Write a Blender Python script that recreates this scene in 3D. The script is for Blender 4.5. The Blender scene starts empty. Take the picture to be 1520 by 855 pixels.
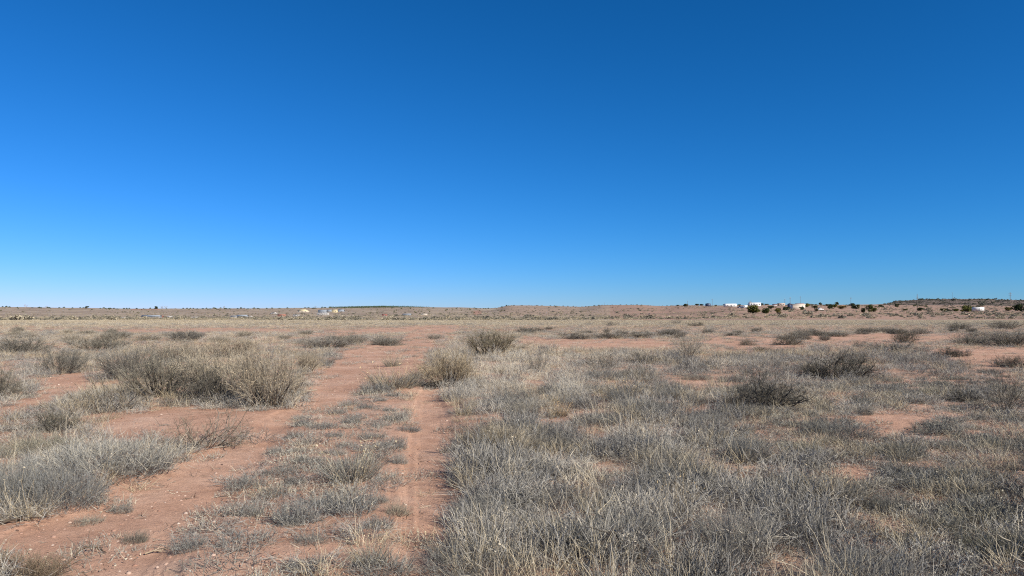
import bpy, math
import numpy as np
from mathutils import Vector

# ------------------------------------------------------------------ basics
F, CX, HOR, EYE = 1085.0, 760.0, 464.0, 1.6      # focal length / centre / horizon of the 1520 px photograph, eye height
SUN_AZ, SUN_EL = 128.0, 33.0                     # degrees clockwise from the view direction (+Y), elevation
scene = bpy.context.scene
COL = scene.collection
RNG = np.random.default_rng(11)


def rng_of(s):
    return np.random.default_rng(s)


def _hash(ix, iy, seed):
    h = (ix.astype(np.int64) * 374761393 + iy.astype(np.int64) * 668265263 + seed * 1442695041) & 0x7FFFFFFF
    h = ((h ^ (h >> 13)) * 1274126177) & 0x7FFFFFFF
    h = ((h ^ (h >> 16)) * 374761393) & 0x7FFFFFFF
    return (h & 0xFFFF) / 65535.0


def vnoise(x, y, seed=0):
    x = np.asarray(x, float); y = np.asarray(y, float)
    ix = np.floor(x); iy = np.floor(y)
    fx = x - ix; fy = y - iy
    fx = fx * fx * (3 - 2 * fx); fy = fy * fy * (3 - 2 * fy)
    a = _hash(ix, iy, seed); b = _hash(ix + 1, iy, seed)
    c = _hash(ix, iy + 1, seed); d = _hash(ix + 1, iy + 1, seed)
    return (a * (1 - fx) + b * fx) * (1 - fy) + (c * (1 - fx) + d * fx) * fy


def fbm(x, y, seed=0, oct=3):
    s = 0; a = .5; t = 0
    for o in range(oct):
        s = s + a * vnoise(x * 2 ** o, y * 2 ** o, seed + 17 * o); t += a; a *= .5
    return s / t


# ------------------------------------------------------------------ terrain
DN = np.log(np.array([150, 300, 450, 600, 1000, 1500, 2200, 3500.]))
TAB = [
    (-400, [475.57, 473, 471.5, 470, 464.5, 459.5, 455.4, 457.5]),
    (0,    [475.57, 473, 471.5, 470, 464.5, 459.5, 455.6, 457.5]),
    (110,  [475.57, 473, 471.5, 470, 465, 460.5, 457.0, 458.5]),
    (190,  [475.57, 473, 471.5, 470, 465, 461, 458.2, 459.5]),
    (380,  [475.57, 473, 471.5, 470, 465.5, 461, 457.8, 459]),
    (490,  [475.57, 473.2, 471.5, 470, 465.2, 460.5, 456.6, 458]),
    (570,  [475.57, 473.5, 471.5, 469.5, 465, 460, 455.6, 456.5]),
    (680,  [475.57, 473, 471, 468.5, 464.5, 460, 456.3, 457]),
    (725,  [475.57, 473, 470.5, 468, 463.5, 459, 457.7, 459]),
    (760,  [475.57, 473, 470.5, 467.5, 459.5, 453.2, 455.5, 458]),
    (860,  [475.57, 472.5, 469.5, 466, 460, 455.5, 456, 458]),
    (900,  [475.4, 472.5, 469, 464.5, 456, 452.5, 455, 458]),
    (950,  [475.4, 471.5, 467.5, 461.5, 453.5, 453, 456, 458]),
    (980,  [475.4, 471, 467, 461, 455, 454.6, 456, 458]),
    (1020, [475.4, 470.5, 465, 458, 453.7, 454.5, 456, 458]),
    (1100, [475.4, 465.8, 457.5, 453.8, 453.5, 454.5, 456, 458]),
    (1200, [475.4, 466, 458.5, 454.5, 452.3, 453, 454, 456]),
    (1300, [475.4, 465, 460.5, 457.5, 454, 452.5, 452.0, 454]),
    (1312, [475.4, 465.5, 461, 458, 454.5, 452.5, 451.2, 453]),
    (1337, [475.57, 467, 462, 459.5, 455, 452.5, 446.3, 449]),
    (1385, [475.57, 467, 462, 459.5, 455.5, 453, 443.7, 447]),
    (1450, [475.57, 467, 462, 459.5, 455.5, 453, 443.5, 447]),
    (1520, [475.57, 467, 462, 459.5, 456, 453.5, 445, 448]),
    (1900, [475.57, 467, 462, 459.5, 456, 453.5, 446, 448]),
]
TC = np.array([t[0] for t in TAB], float)
TR = np.array([t[1] for t in TAB])


def far_row(c, D):
    c = np.clip(c, -400, 1900)
    i = np.clip(np.searchsorted(TC, c, side='right') - 1, 0, len(TC) - 2)
    t = (c - TC[i]) / (TC[i + 1] - TC[i]); t = t * t * (3 - 2 * t)
    ld = np.log(np.clip(D, 150, 3500))
    j = np.clip(np.searchsorted(DN, ld, side='right') - 1, 0, len(DN) - 2)
    u = (ld - DN[j]) / (DN[j + 1] - DN[j])
    r0 = TR[i, j] * (1 - u) + TR[i, j + 1] * u
    r1 = TR[i + 1, j] * (1 - u) + TR[i + 1, j + 1] * u
    return r0 * (1 - t) + r1 * t


def in_poly(px, py, poly):
    px = np.asarray(px, float); py = np.asarray(py, float)
    ins = np.zeros(px.shape, bool); n = len(poly)
    for k in range(n):
        x0, y0 = poly[k]; x1, y1 = poly[(k + 1) % n]
        if y0 == y1: continue
        cr = ((y0 > py) != (y1 > py)) & (px < (x1 - x0) * (py - y0) / (y1 - y0) + x0)
        ins ^= cr
    return ins


LEFT_RUT = [(-40, 960), (240, 960), (240, 855), (285, 790), (330, 745), (352, 715), (400, 680), (420, 650), (440, 618), (520, 600), (548, 580),
            (560, 560), (585, 560), (612, 562), (628, 545), (640, 528), (650, 505), (668, 497), (682, 489), (680, 482), (630, 483), (612, 489),
            (596, 500), (568, 512), (520, 521), (482, 536), (472, 552), (467, 575), (455, 598), (420, 606), (392, 620), (388, 640), (384, 652),
            (300, 664), (272, 682), (250, 697), (185, 712), (150, 742), (60, 768), (-10, 800)]
RIGHT_RUT = [(585, 960), (712, 960), (688, 855), (688, 780), (686, 700), (672, 640), (660, 600), (650, 578), (630, 575), (618, 587), (612, 620), (604, 660), (598, 700), (596, 760), (592, 855)]
MEDIAN = [(240, 855), (285, 790), (330, 745), (352, 715), (400, 680), (420, 650), (440, 618), (520, 600), (548, 580), (585, 560), (618, 565), (618, 587), (612, 620), (604, 660), (598, 700), (594, 760), (585, 960), (200, 960)]
BARE = [LEFT_RUT, RIGHT_RUT,
        [(-20, 614), (30, 592), (60, 562), (110, 555), (140, 563), (135, 581), (100, 593), (40, 616)],
        [(130, 646), (170, 626), (230, 613), (290, 606), (380, 608), (400, 622), (386, 650), (262, 652), (200, 650)],
        [(-20, 674), (60, 676), (62, 690), (-20, 692)],
        [(440, 498), (500, 491), (625, 484), (625, 492), (545, 497), (470, 503)],
        [(140, 490), (330, 487), (440, 489), (430, 494), (300, 493), (150, 495)],
        [(770, 500), (830, 502), (1000, 505), (1000, 515), (900, 521), (805, 513), (770, 511)],
        [(1050, 499), (1170, 502), (1182, 521), (1100, 517), (1050, 511)],
        [(1195, 496), (1420, 494), (1482, 499), (1420, 506), (1300, 513), (1195, 509)],
        [(1380, 520), (1560, 514), (1560, 549), (1440, 541), (1390, 531)],
        [(1270, 611), (1390, 608), (1392, 646), (1310, 651)],
        [(1230, 690), (1380, 680), (1402, 700), (1262, 711)],
        [(1260, 756), (1420, 766), (1432, 786), (1332, 786)],
        [(1476, 690), (1560, 680), (1560, 742), (1456, 722)],
        [(890, 801), (1040, 798), (1052, 821), (900, 822)],
        [(985, 560), (1090, 562), (1095, 573), (1010, 574)]]
SPARSE = [(1150, 575), (1560, 548), (1560, 960), (1440, 960), (1420, 855), (1310, 790), (1230, 730), (1180, 690), (1060, 655), (1100, 622)]


def to_img(x, y):
    y = np.maximum(y, .3)
    return CX + F * x / y, HOR + F * EYE / y


def track_mask(x, y):
    c, r = to_img(x, y)
    return (in_poly(c, r, LEFT_RUT) | in_poly(c, r, RIGHT_RUT)) & (y > 2.0) & (y < 100)


def terrain(x, y, micro=True):
    x = np.asarray(x, float); y = np.asarray(y, float)
    r = np.hypot(x, y)
    a = np.arctan2(x, y)
    aa = np.clip(a, -.78, .78)
    D = np.where(np.abs(a) < .78, r * np.cos(aa), r * math.cos(.78))
    c = CX + F * np.tan(aa)
    row = far_row(c, np.maximum(D, 1))
    z = np.where(D > 150, EYE - (row - HOR) * np.maximum(D, 1) / F, 0.0)
    w = np.clip((D - 150) / 300, 0, 1)
    z = z + w * (fbm(x / 60, y / 60, 5) - .5) * 1.4 * np.clip(D / 800, .15, 1.6)
    wm = np.clip((D - 1500) / 300, 0, 1) * np.clip((c - 1312) / 30, 0, 1)     # gullies of the mesa
    g = np.abs(fbm((x + .45 * y) / 42, y / 320, 9, 3) - .5)
    z = z - wm * (.5 - np.minimum(g * 3, .5)) * 15
    if micro:
        n = np.clip(1 - r / 160, 0, 1)
        z = z + n * ((fbm(x / 2.2, y / 2.2, 21, 3) - .5) * .11 + (fbm(x / .35, y / .35, 33, 2) - .5) * .022)
        tr = soft_track(x, y)
        z = z - n * tr * .045
    return z


def soft_track(x, y):
    o = np.zeros(np.shape(x))
    for dx, dy in ((0, 0), (.12, 0), (-.12, 0), (0, .25), (0, -.25)):
        o = o + track_mask(x + dx, y + dy) * .2
    return o


def tz(x, y):
    return float(terrain(np.array([x]), np.array([y]))[0])


def near(px, row):
    """ground point of the near plain seen at a photograph position"""
    D = F * EYE / (row - HOR)
    return (px - CX) / F * D, D


def far(px, row=None, D=None):
    """ground point on the far slopes: the first depth at which the terrain reaches that row"""
    Ds = np.exp(np.linspace(math.log(152), math.log(2300), 500))
    rr = far_row(np.full(500, float(px)), Ds)
    if D is None:
        ok = np.where(rr <= row)[0]
        D = Ds[ok[0]] if len(ok) else Ds[int(np.argmin(rr))]
    x = (px - CX) / F * D
    return x, D


# ------------------------------------------------------------------ mesh helpers
def mk(name, V, faces, mat=None, tone=None, smooth=False, extra=None):
    me = bpy.data.meshes.new(name)
    V = np.asarray(V, np.float32).reshape(-1, 3)
    me.vertices.add(len(V)); me.vertices.foreach_set('co', V.ravel())
    if faces:
        li = np.concatenate([f.ravel() for f in faces]).astype(np.int32)
        sz = np.concatenate([np.full(len(f), f.shape[1], np.int32) for f in faces])
        st = np.concatenate([[0], np.cumsum(sz)[:-1]]).astype(np.int32)
        me.loops.add(len(li)); me.loops.foreach_set('vertex_index', li)
        me.polygons.add(len(sz)); me.polygons.foreach_set('loop_start', st)
        if smooth: me.polygons.foreach_set('use_smooth', np.ones(len(sz), bool))
    if tone is not None:
        me.attributes.new('tone', 'FLOAT', 'POINT').data.foreach_set('value', np.asarray(tone, np.float32))
    for k, (ty, arr) in (extra or {}).items():
        a = me.attributes.new(k, ty, 'POINT')
        a.data.foreach_set('vector' if ty == 'FLOAT_VECTOR' else 'value', np.asarray(arr).ravel())
    me.update(calc_edges=True)
    if mat: me.materials.append(mat)
    return me


def ob(name, me, parent=None, loc=None):
    o = bpy.data.objects.new(name, me); COL.objects.link(o)
    if parent is not None: o.parent = parent
    if loc is not None: o.location = loc
    return o


def tag(o, label=None, cat=None, group=None, kind=None):
    if label: o['label'] = label
    if cat: o['category'] = cat
    if group: o['group'] = group
    if kind: o['kind'] = kind
    return o


def empty(name, loc=(0, 0, 0), rz=0):
    o = bpy.data.objects.new(name, None); COL.objects.link(o)
    o.location = loc; o.rotation_euler = (0, 0, rz); o.empty_display_size = .2
    return o


def copy_tree(src, loc, rz, scl, label=None, group=None):
    r = src.copy(); COL.objects.link(r)
    r.location = loc; r.rotation_euler = (0, 0, rz); r.scale = scl
    for ch in src.children:
        c = ch.copy(); COL.objects.link(c); c.parent = r
        for g in ch.children:
            d = g.copy(); COL.objects.link(d); d.parent = c
    if label: r['label'] = label
    if group: r['group'] = group
    elif 'group' in r: del r['group']
    return r


class MB:
    """collects faces; build() makes one mesh object"""
    def __init__(s): s.V = []; s.F = []; s.n = 0
    def add(s, V, F):
        V = np.asarray(V, float).reshape(-1, 3)
        s.V.append(V); s.F += [np.array([f]) + s.n for f in F]; s.n += len(V)
    def box(s, cx, cy, z0, w, d, h, top=(1, 1), bev=.0):
        b = min(bev, w / 3, d / 3, h / 3)
        lv = [(z0, -b), (z0 + b, 0), (z0 + h - b, 0), (z0 + h, -b)] if b > 0 else [(z0, 0), (z0 + h, 0)]
        V = []; k = len(lv)
        for i, (z, e) in enumerate(lv):
            tx, ty = (top if i >= k // 2 else (1, 1))
            hw, hd = w / 2 * tx + e, d / 2 * ty + e
            c = b * .9 if b else 0
            ring = [(-hw + c, -hd), (hw - c, -hd), (hw, -hd + c), (hw, hd - c), (hw - c, hd), (-hw + c, hd), (-hw, hd - c), (-hw, -hd + c)] if b else [(-hw, -hd), (hw, -hd), (hw, hd), (-hw, hd)]
            V += [(cx + x, cy + y, z) for x, y in ring]
        m = 8 if b else 4
        Fs = [tuple(range(m))[::-1], tuple(range((k - 1) * m, k * m))]
        for i in range(k - 1):
            for j in range(m):
                Fs.append((i * m + j, i * m + (j + 1) % m, (i + 1) * m + (j + 1) % m, (i + 1) * m + j))
        s.add(V, Fs); return s
    def prism(s, prof, y0, y1):
        """profile of (x, z) pairs pushed along y"""
        n = len(prof)
        V = [(x, y0, z) for x, z in prof] + [(x, y1, z) for x, z in prof]
        s.add(V, [tuple(range(n)), tuple(range(n, 2 * n))[::-1]] + [(i, i + n, (i + 1) % n + n, (i + 1) % n) for i in range(n)]); return s
    def gable(s, w, d, z0, h, over=.3, th=.12):
        """ridge along x"""
        hw, hd = w / 2 + over, d / 2 + over
        pr = [(-hd, z0), (0, z0 + h), (hd, z0), (hd, z0 + th), (0, z0 + h + th), (-hd, z0 + th)]
        n = 6
        V = [(-hw, y, z) for y, z in pr] + [(hw, y, z) for y, z in pr]
        s.add(V, [(0, 1, 4, 5), (1, 2, 3, 4), (6, 11, 10, 7), (7, 10, 9, 8)] + [(i, i + n, (i + 1) % n + n, (i + 1) % n) for i in range(n)]); return s
    def hip(s, w, d, z0, h, over=.4, ridge=.35):
        hw, hd = w / 2 + over, d / 2 + over; r = w * ridge / 2
        V = [(-hw, -hd, z0), (hw, -hd, z0), (hw, hd, z0), (-hw, hd, z0), (-r, 0, z0 + h), (r, 0, z0 + h)]
        s.add(V, [(3, 2, 1, 0), (0, 1, 5, 4), (1, 2, 5), (2, 3, 4, 5), (3, 0, 4)]); return s
    def cyl(s, p0, p1, r0, r1=None, n=8, cap=True):
        r1 = r0 if r1 is None else r1
        p0 = Vector(p0); p1 = Vector(p1); d = (p1 - p0).normalized()
        u = d.orthogonal().normalized(); v = d.cross(u)
        V = []
        for p, r in ((p0, r0), (p1, r1)):
            for i in range(n):
                a = 2 * math.pi * i / n
                V.append(tuple(p + (u * math.cos(a) + v * math.sin(a)) * r))
        Fs = [(i, (i + 1) % n, (i + 1) % n + n, i + n) for i in range(n)]
        if cap: Fs += [tuple(range(n))[::-1], tuple(range(n, 2 * n))]
        s.add(V, Fs); return s
    def build(s, name, mat, parent=None):
        return ob(name, mk(name, np.concatenate(s.V), s.F, mat), parent)


def norm(v):
    return v / np.maximum(np.linalg.norm(v, axis=-1, keepdims=True), 1e-9)


def grow(rng, p0, d0, L, nseg, wob, up):
    N = len(p0)
    P = np.zeros((N, nseg + 1, 3)); P[:, 0] = p0
    d = norm(np.asarray(d0, float)); L = np.broadcast_to(L, (N,))
    for i in range(nseg):
        d = norm(d + rng.normal(0, wob, (N, 3)) + np.array([0, 0, up]))
        P[:, i + 1] = P[:, i] + d * (L / nseg)[:, None]
    P[:, :, 2] = np.maximum(P[:, :, 2], .006)
    return P


def kids(rng, P, n, t0, t1, spread):
    N, k, _ = P.shape
    idx = np.repeat(np.arange(N), n)
    t = rng.uniform(t0, t1, N * n) * (k - 1)
    i = np.minimum(t.astype(int), k - 2); f = (t - i)[:, None]
    a = P[idx, i]; b = P[idx, i + 1]
    return a + (b - a) * f, norm(norm(b - a) + rng.normal(0, spread, (N * n, 3)))


def ribbon(rng, P, w, taper=.35):
    """thin strips that follow the polylines; returns V, quads"""
    N, k, _ = P.shape
    d = norm(P[:, -1] - P[:, 0])
    s = norm(np.cross(d, rng.normal(0, 1, (N, 3))))
    t = np.linspace(1, taper, k)[None, :, None]
    w = np.broadcast_to(w, (N,))[:, None, None]
    off = s[:, None, :] * w * t * .5
    V = np.stack([P - off, P + off], 2).reshape(-1, 3)
    b = (np.arange(N) * k * 2)[:, None] + (np.arange(k - 1) * 2)[None, :]
    b = b.reshape(-1, 1)
    return V, b + np.array([[0, 1, 3, 2]])


def tube(rng, P, r, taper=.4, n=5):
    N, k, _ = P.shape
    d = norm(P[:, -1] - P[:, 0])
    s = norm(np.cross(d, rng.normal(0, 1, (N, 3)))); u = np.cross(d, s)
    t = np.linspace(1, taper, k)[None, :, None]
    r = np.broadcast_to(r, (N,))[:, None, None]
    R = []
    for j in range(n):
        a = 2 * math.pi * j / n
        R.append(P + (s * math.cos(a) + u * math.sin(a))[:, None, :] * r * t)
    V = np.stack(R, 2).reshape(-1, 3)
    b = ((np.arange(N) * k)[:, None] + np.arange(k - 1)[None, :]).reshape(-1, 1) * n
    Q = [b + np.array([[j, (j + 1) % n, (j + 1) % n + n, j + n]]) for j in range(n)]
    return V, np.concatenate(Q)


class Acc:
    def __init__(s): s.V = []; s.Q = []; s.T = []; s.n = 0
    def add(s, VQ, tone):
        V, Q = VQ
        s.V.append(V); s.Q.append(Q + s.n); s.n += len(V)
        s.T.append(np.broadcast_to(tone, (len(V),)))
    def ribs(s, rng, P, w, tlo, thi, taper=.35):
        N, k, _ = P.shape
        s.add(ribbon(rng, P, w, taper), np.repeat(rng.uniform(tlo, thi, N), k * 2))
    def tubes(s, rng, P, r, tlo, thi, taper=.4, n=5):
        N, k, _ = P.shape
        s.add(tube(rng, P, r, taper, n), np.repeat(rng.uniform(tlo, thi, N), k * n))
    def flecks(s, rng, C, size, tlo, thi):
        N = len(C)
        a = norm(rng.normal(0, 1, (N, 3))); b = norm(np.cross(a, rng.normal(0, 1, (N, 3))))
        sz = (size * rng.uniform(.5, 1.4, N))[:, None]
        V = np.stack([C - a * sz, C - b * sz * .5, C + a * sz, C + b * sz * .5], 1).reshape(-1, 3)
        V[:, 2] = np.maximum(V[:, 2], .003)
        s.add((V, np.arange(N * 4).reshape(-1, 4)), np.repeat(rng.uniform(tlo, thi, N), 4))
    def arr(s): return np.concatenate(s.V), np.concatenate(s.Q), np.concatenate(s.T)
    def mesh(s, name, mat):
        V, Q, T = s.arr(); return mk(name, V, [Q], mat, T)


def disc(rng, n, r):
    a = rng.uniform(0, 2 * math.pi, n); q = r * np.sqrt(rng.uniform(0, 1, n))
    return np.c_[q * np.cos(a), q * np.sin(a), np.zeros(n)], a, q


def updir(rng, a, lean):
    """unit vectors leaning by LEAN from vertical towards azimuth A"""
    return np.c_[np.cos(a) * np.sin(lean), np.sin(a) * np.sin(lean), np.cos(lean)]


# ------------------------------------------------------------------ materials
def new_mat(name):
    m = bpy.data.materials.new(name); m.use_nodes = True
    nt = m.node_tree
    return m, nt, nt.nodes['Principled BSDF']


def N(nt, ty, **kw):
    n = nt.nodes.new(ty)
    for k, v in kw.items(): setattr(n, k, v)
    return n


def ramp(nt, stops):
    r = N(nt, 'ShaderNodeValToRGB')
    e = r.color_ramp.elements
    while len(e) < len(stops): e.new(.5)
    for el, (p, c) in zip(e, stops):
        el.position = p; el.color = (*c, 1)
    return r


def math_n(nt, op, a, b=None, clamp=False):
    m = N(nt, 'ShaderNodeMath', operation=op); m.use_clamp = clamp
    for i, v in enumerate((a, b)):
        if v is None: continue
        if isinstance(v, (int, float)): m.inputs[i].default_value = v
        else: nt.links.new(v, m.inputs[i])
    return m.outputs[0]


def veg(name, stops, inst=False, rough=.85, spread=.35):
    """dry plant matter: each blade or twig has its own tone, each plant a shift of it"""
    m, nt, bs = new_mat(name)
    t = N(nt, 'ShaderNodeAttribute', attribute_name='tone')
    if inst:
        it = N(nt, 'ShaderNodeAttribute', attribute_name='itone', attribute_type='INSTANCER')
        v = math_n(nt, 'ADD', t.outputs['Fac'], it.outputs['Fac'], True)
    else:
        oi = N(nt, 'ShaderNodeObjectInfo')
        sh = math_n(nt, 'MULTIPLY', math_n(nt, 'SUBTRACT', oi.outputs['Random'], .5), spread)
        v = math_n(nt, 'ADD', t.outputs['Fac'], sh, True)
    r = ramp(nt, stops); nt.links.new(v, r.inputs[0])
    col = r.outputs[0]
    if not inst:
        mx = N(nt, 'ShaderNodeMix', data_type='RGBA', blend_type='MULTIPLY'); mx.inputs['Factor'].default_value = 1
        nt.links.new(col, mx.inputs[6]); nt.links.new(oi.outputs['Color'], mx.inputs[7]); col = mx.outputs[2]
    nt.links.new(col, bs.inputs['Base Color'])
    bs.inputs['Roughness'].default_value = rough
    bs.inputs['Specular IOR Level'].default_value = .2
    return m


def plain(name, col, rough=.6, metal=0, var=.12, scale=3.0):
    """painted or weathered surface with some unevenness"""
    m, nt, bs = new_mat(name)
    tc = N(nt, 'ShaderNodeTexCoord')
    no = N(nt, 'ShaderNodeTexNoise'); no.inputs['Scale'].default_value = scale; no.inputs['Detail'].default_value = 4
    nt.links.new(tc.outputs['Object'], no.inputs['Vector'])
    c = np.array(col)
    r = ramp(nt, [(.3, tuple(c * (1 - var))), (.7, tuple(np.minimum(c * (1 + var), 1)))])
    nt.links.new(no.outputs[0], r.inputs[0]); nt.links.new(r.outputs[0], bs.inputs['Base Color'])
    bs.inputs['Roughness'].default_value = rough; bs.inputs['Metallic'].default_value = metal
    return m


M = {}
M['grey_i'] = veg('grey dry grass', [(0, (.062, .057, .049)), (.3, (.185, .173, .150)), (.65, (.375, .350, .302)), (1, (.59, .505, .365))], True)
M['straw_i'] = veg('straw grass', [(0, (.15, .12, .08)), (.35, (.30, .245, .155)), (.7, (.44, .36, .235)), (1, (.58, .49, .34))], True)
M['mat_i'] = veg('low ground cover', [(0, (.07, .066, .055)), (.4, (.19, .18, .15)), (.75, (.32, .30, .25)), (1, (.46, .41, .30))], True)
M['scrub_i'] = veg('far scrub', [(0, (.06, .062, .045)), (.4, (.14, .13, .10)), (.75, (.25, .225, .165)), (1, (.42, .35, .23))], True)
M['pebble_i'] = veg('pebble', [(0, (.10, .06, .045)), (.45, (.32, .18, .125)), (.75, (.43, .30, .225)), (1, (.56, .45, .36))], True, .9)
M['litter_i'] = veg('dead litter', [(0, (.09, .07, .055)), (.5, (.26, .22, .17)), (1, (.52, .44, .32))], True, .9)
M['twig'] = veg('grey twigs', [(0, (.06, .055, .046)), (.4, (.165, .152, .126)), (.75, (.285, .258, .208)), (1, (.42, .362, .27))])
M['dark_twig'] = veg('dark twigs', [(0, (.035, .032, .026)), (.4, (.09, .082, .063)), (.75, (.185, .163, .122)), (1, (.31, .26, .18))])
M['wood'] = veg('shrub wood', [(0, (.06, .05, .04)), (.5, (.17, .145, .115)), (1, (.33, .29, .24))])
M['seed'] = veg('dry seed heads', [(0, (.20, .165, .115)), (.5, (.35, .295, .21)), (1, (.50, .425, .31))])
M['grass'] = veg('bunch grass', [(0, (.07, .065, .055)), (.35, (.18, .17, .145)), (.7, (.30, .282, .238)), (1, (.47, .405, .29))])
M['straw'] = veg('straw stalks', [(0, (.22, .175, .105)), (.5, (.38, .31, .195)), (1, (.56, .47, .32))])
M['juniper'] = veg('juniper foliage', [(0, (.022, .032, .014)), (.5, (.055, .07, .026)), (1, (.13, .125, .045))], spread=.5)
M['bark'] = plain('juniper bark', (.14, .105, .08), .9, var=.3)
M['bare_wood'] = veg('bare branches', [(0, (.22, .19, .17)), (1, (.42, .38, .34))])


def ground_mat():
    m, nt, bs = new_mat('red desert soil')
    geo = N(nt, 'ShaderNodeNewGeometry')
    cov = N(nt, 'ShaderNodeAttribute', attribute_name='cover')
    red = N(nt, 'ShaderNodeAttribute', attribute_name='redness')
    pos = geo.outputs['Position']
    def noise(sc, det=5, rough=.6):
        n = N(nt, 'ShaderNodeTexNoise'); n.inputs['Scale'].default_value = sc; n.inputs['Detail'].default_value = det
        n.inputs['Roughness'].default_value = rough
        nt.links.new(pos, n.inputs['Vector']); return n.outputs[0]
    def mix(f, a, b, bt='MIX'):
        x = N(nt, 'ShaderNodeMix', data_type='RGBA', blend_type=bt)
        for i, v in ((0, f), (6, a), (7, b)):
            if isinstance(v, (int, float)): x.inputs[i].default_value = v
            elif isinstance(v, tuple): x.inputs[i].default_value = (*v, 1)
            else: nt.links.new(v, x.inputs[i])
        return x.outputs[2]
    n1 = noise(.8, 8, .65); n2 = noise(7, 7, .75); n3 = noise(48, 4, .75)
    soil = ramp(nt, [(.30, (.385, .215, .138)), (.5, (.475, .284, .189)), (.70, (.545, .355, .250))])
    nt.links.new(n1, soil.inputs[0])
    r2 = ramp(nt, [(.3, (.82, .80, .79)), (.7, (1.13, 1.14, 1.15))]); nt.links.new(n2, r2.inputs[0])
    c = mix(1.0, soil.outputs[0], r2.outputs[0], 'MULTIPLY')
    r3 = ramp(nt, [(.33, (.62, .58, .56)), (.43, (1, 1, 1)), (.6, (1, 1, 1)), (.72, (1.3, 1.35, 1.4))]); nt.links.new(n3, r3.inputs[0])
    c = mix(.8, c, r3.outputs[0], 'MULTIPLY')
    # scattered dead plant bits lying on the soil
    n5 = noise(23, 3, .8)
    lit = ramp(nt, [(.60, (0, 0, 0)), (.66, (1, 1, 1))]); nt.links.new(n5, lit.inputs[0])
    c = mix(math_n(nt, 'MULTIPLY', lit.outputs[0], .45), c, (.25, .18, .14))
    # dry grass and litter cover where the plain and the slopes carry it
    n4 = noise(.016, 10, .74); n6 = noise(1.6, 5, .7)
    cs = ramp(nt, [(.34, (.12, .10, .075)), (.47, (.255, .205, .15)), (.62, (.40, .335, .24))]); nt.links.new(n4, cs.inputs[0])
    k = math_n(nt, 'ADD', math_n(nt, 'MULTIPLY', math_n(nt, 'SUBTRACT', n6, .5), 1.3), cov.outputs['Fac'])
    kk = ramp(nt, [(.3, (0, 0, 0)), (.7, (1, 1, 1))]); nt.links.new(k, kk.inputs[0])
    c = mix(math_n(nt, 'MULTIPLY', kk.outputs[0], .9), c, cs.outputs[0])
    # redder and paler earths of the slopes
    k2 = math_n(nt, 'ADD', math_n(nt, 'MULTIPLY', math_n(nt, 'SUBTRACT', n4, .5), 1.1), red.outputs['Fac'])
    kk2 = ramp(nt, [(.45, (0, 0, 0)), (.8, (1, 1, 1))]); nt.links.new(k2, kk2.inputs[0])
    c = mix(math_n(nt, 'MULTIPLY', kk2.outputs[0], .8), c, (.36, .195, .135))
    rock = N(nt, 'ShaderNodeAttribute', attribute_name='rock')
    rs = ramp(nt, [(.38, (.085, .066, .054)), (.52, (.17, .130, .104)), (.66, (.30, .215, .16))]); nt.links.new(n4, rs.inputs[0])
    c = mix(rock.outputs['Fac'], c, rs.outputs[0])
    nt.links.new(c, bs.inputs['Base Color'])
    bs.inputs['Roughness'].default_value = .95; bs.inputs['Specular IOR Level'].default_value = .1
    b1 = N(nt, 'ShaderNodeBump'); b1.inputs['Strength'].default_value = .7; b1.inputs['Distance'].default_value = .03
    nt.links.new(n2, b1.inputs['Height'])
    b2 = N(nt, 'ShaderNodeBump'); b2.inputs['Strength'].default_value = .8; b2.inputs['Distance'].default_value = .012
    nt.links.new(n3, b2.inputs['Height']); nt.links.new(b1.outputs[0], b2.inputs['Normal'])
    nt.links.new(b2.outputs[0], bs.inputs['Normal'])
    return m


M['soil'] = ground_mat()

# ------------------------------------------------------------------ ground sheet
ang = np.radians(np.concatenate([np.linspace(-180, -46, 60, endpoint=False), np.linspace(-46, 46, 560, endpoint=False), np.linspace(46, 180, 60, endpoint=False)]))
rad = np.concatenate([np.linspace(.4, 2, 8, endpoint=False), np.exp(np.linspace(math.log(2), math.log(170), 520, endpoint=False)), np.exp(np.linspace(math.log(170), math.log(5200), 330))])
A, R_ = np.meshgrid(ang, rad)
GX = R_ * np.sin(A); GY = R_ * np.cos(A)
GZ = terrain(GX, GY)
na, nr = len(ang), len(rad)
# cover: 0 bare red soil .. 1 dry grass litter; redness: extra red earth on slopes
c_, row_ = to_img(GX, GY)
bare = np.zeros(GX.shape, bool)
for p in BARE: bare |= in_poly(c_, row_, p) & (GY > 2)
Dg = np.maximum(R_ * np.cos(np.clip(A, -.78, .78)), 1)
cc = CX + F * np.tan(np.clip(A, -.78, .78))
cover = np.where(R_ < 60, .26, .45)
cover = np.where((Dg < 30) & (cc > 660) & ~in_poly(c_, row_, SPARSE), .42, cover)
cover = np.where(bare, .02, cover)
w = np.clip((Dg - 90) / 40, 0, 1)
cover = cover * (1 - w) + .8 * w
cover = np.where((Dg > 95) & (Dg < 175), .95, cover)
cover = np.where(Dg > 200, .72, cover)
redness = np.where(Dg > 160, .24, 0)
redness = np.where((Dg > 160) & (cc > 905), .66, redness)
redness = np.where((Dg > 500) & (cc > 740) & (cc < 905), .52, redness)
redness = np.where((Dg > 220) & (Dg < 330) & (cc < 330), .5, redness)
rock = np.where((Dg > 1380) & (cc > 1305), .95, 0.0)
redness = np.where((Dg > 1650) & (Dg < 2100) & (cc > 196) & (cc < 236), .95, redness)
redness = np.where((Dg > 600) & (Dg < 1300) & (cc > 702) & (cc < 714), .85, redness)
V = np.stack([GX, GY, GZ], -1).reshape(-1, 3)
i0 = np.arange(nr - 1)[:, None] * na + np.arange(na)[None, :]
i1 = np.arange(nr - 1)[:, None] * na + (np.arange(na)[None, :] + 1) % na
Q = np.stack([i0, i1, i1 + na, i0 + na], -1)[:, :, ::-1]
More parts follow.
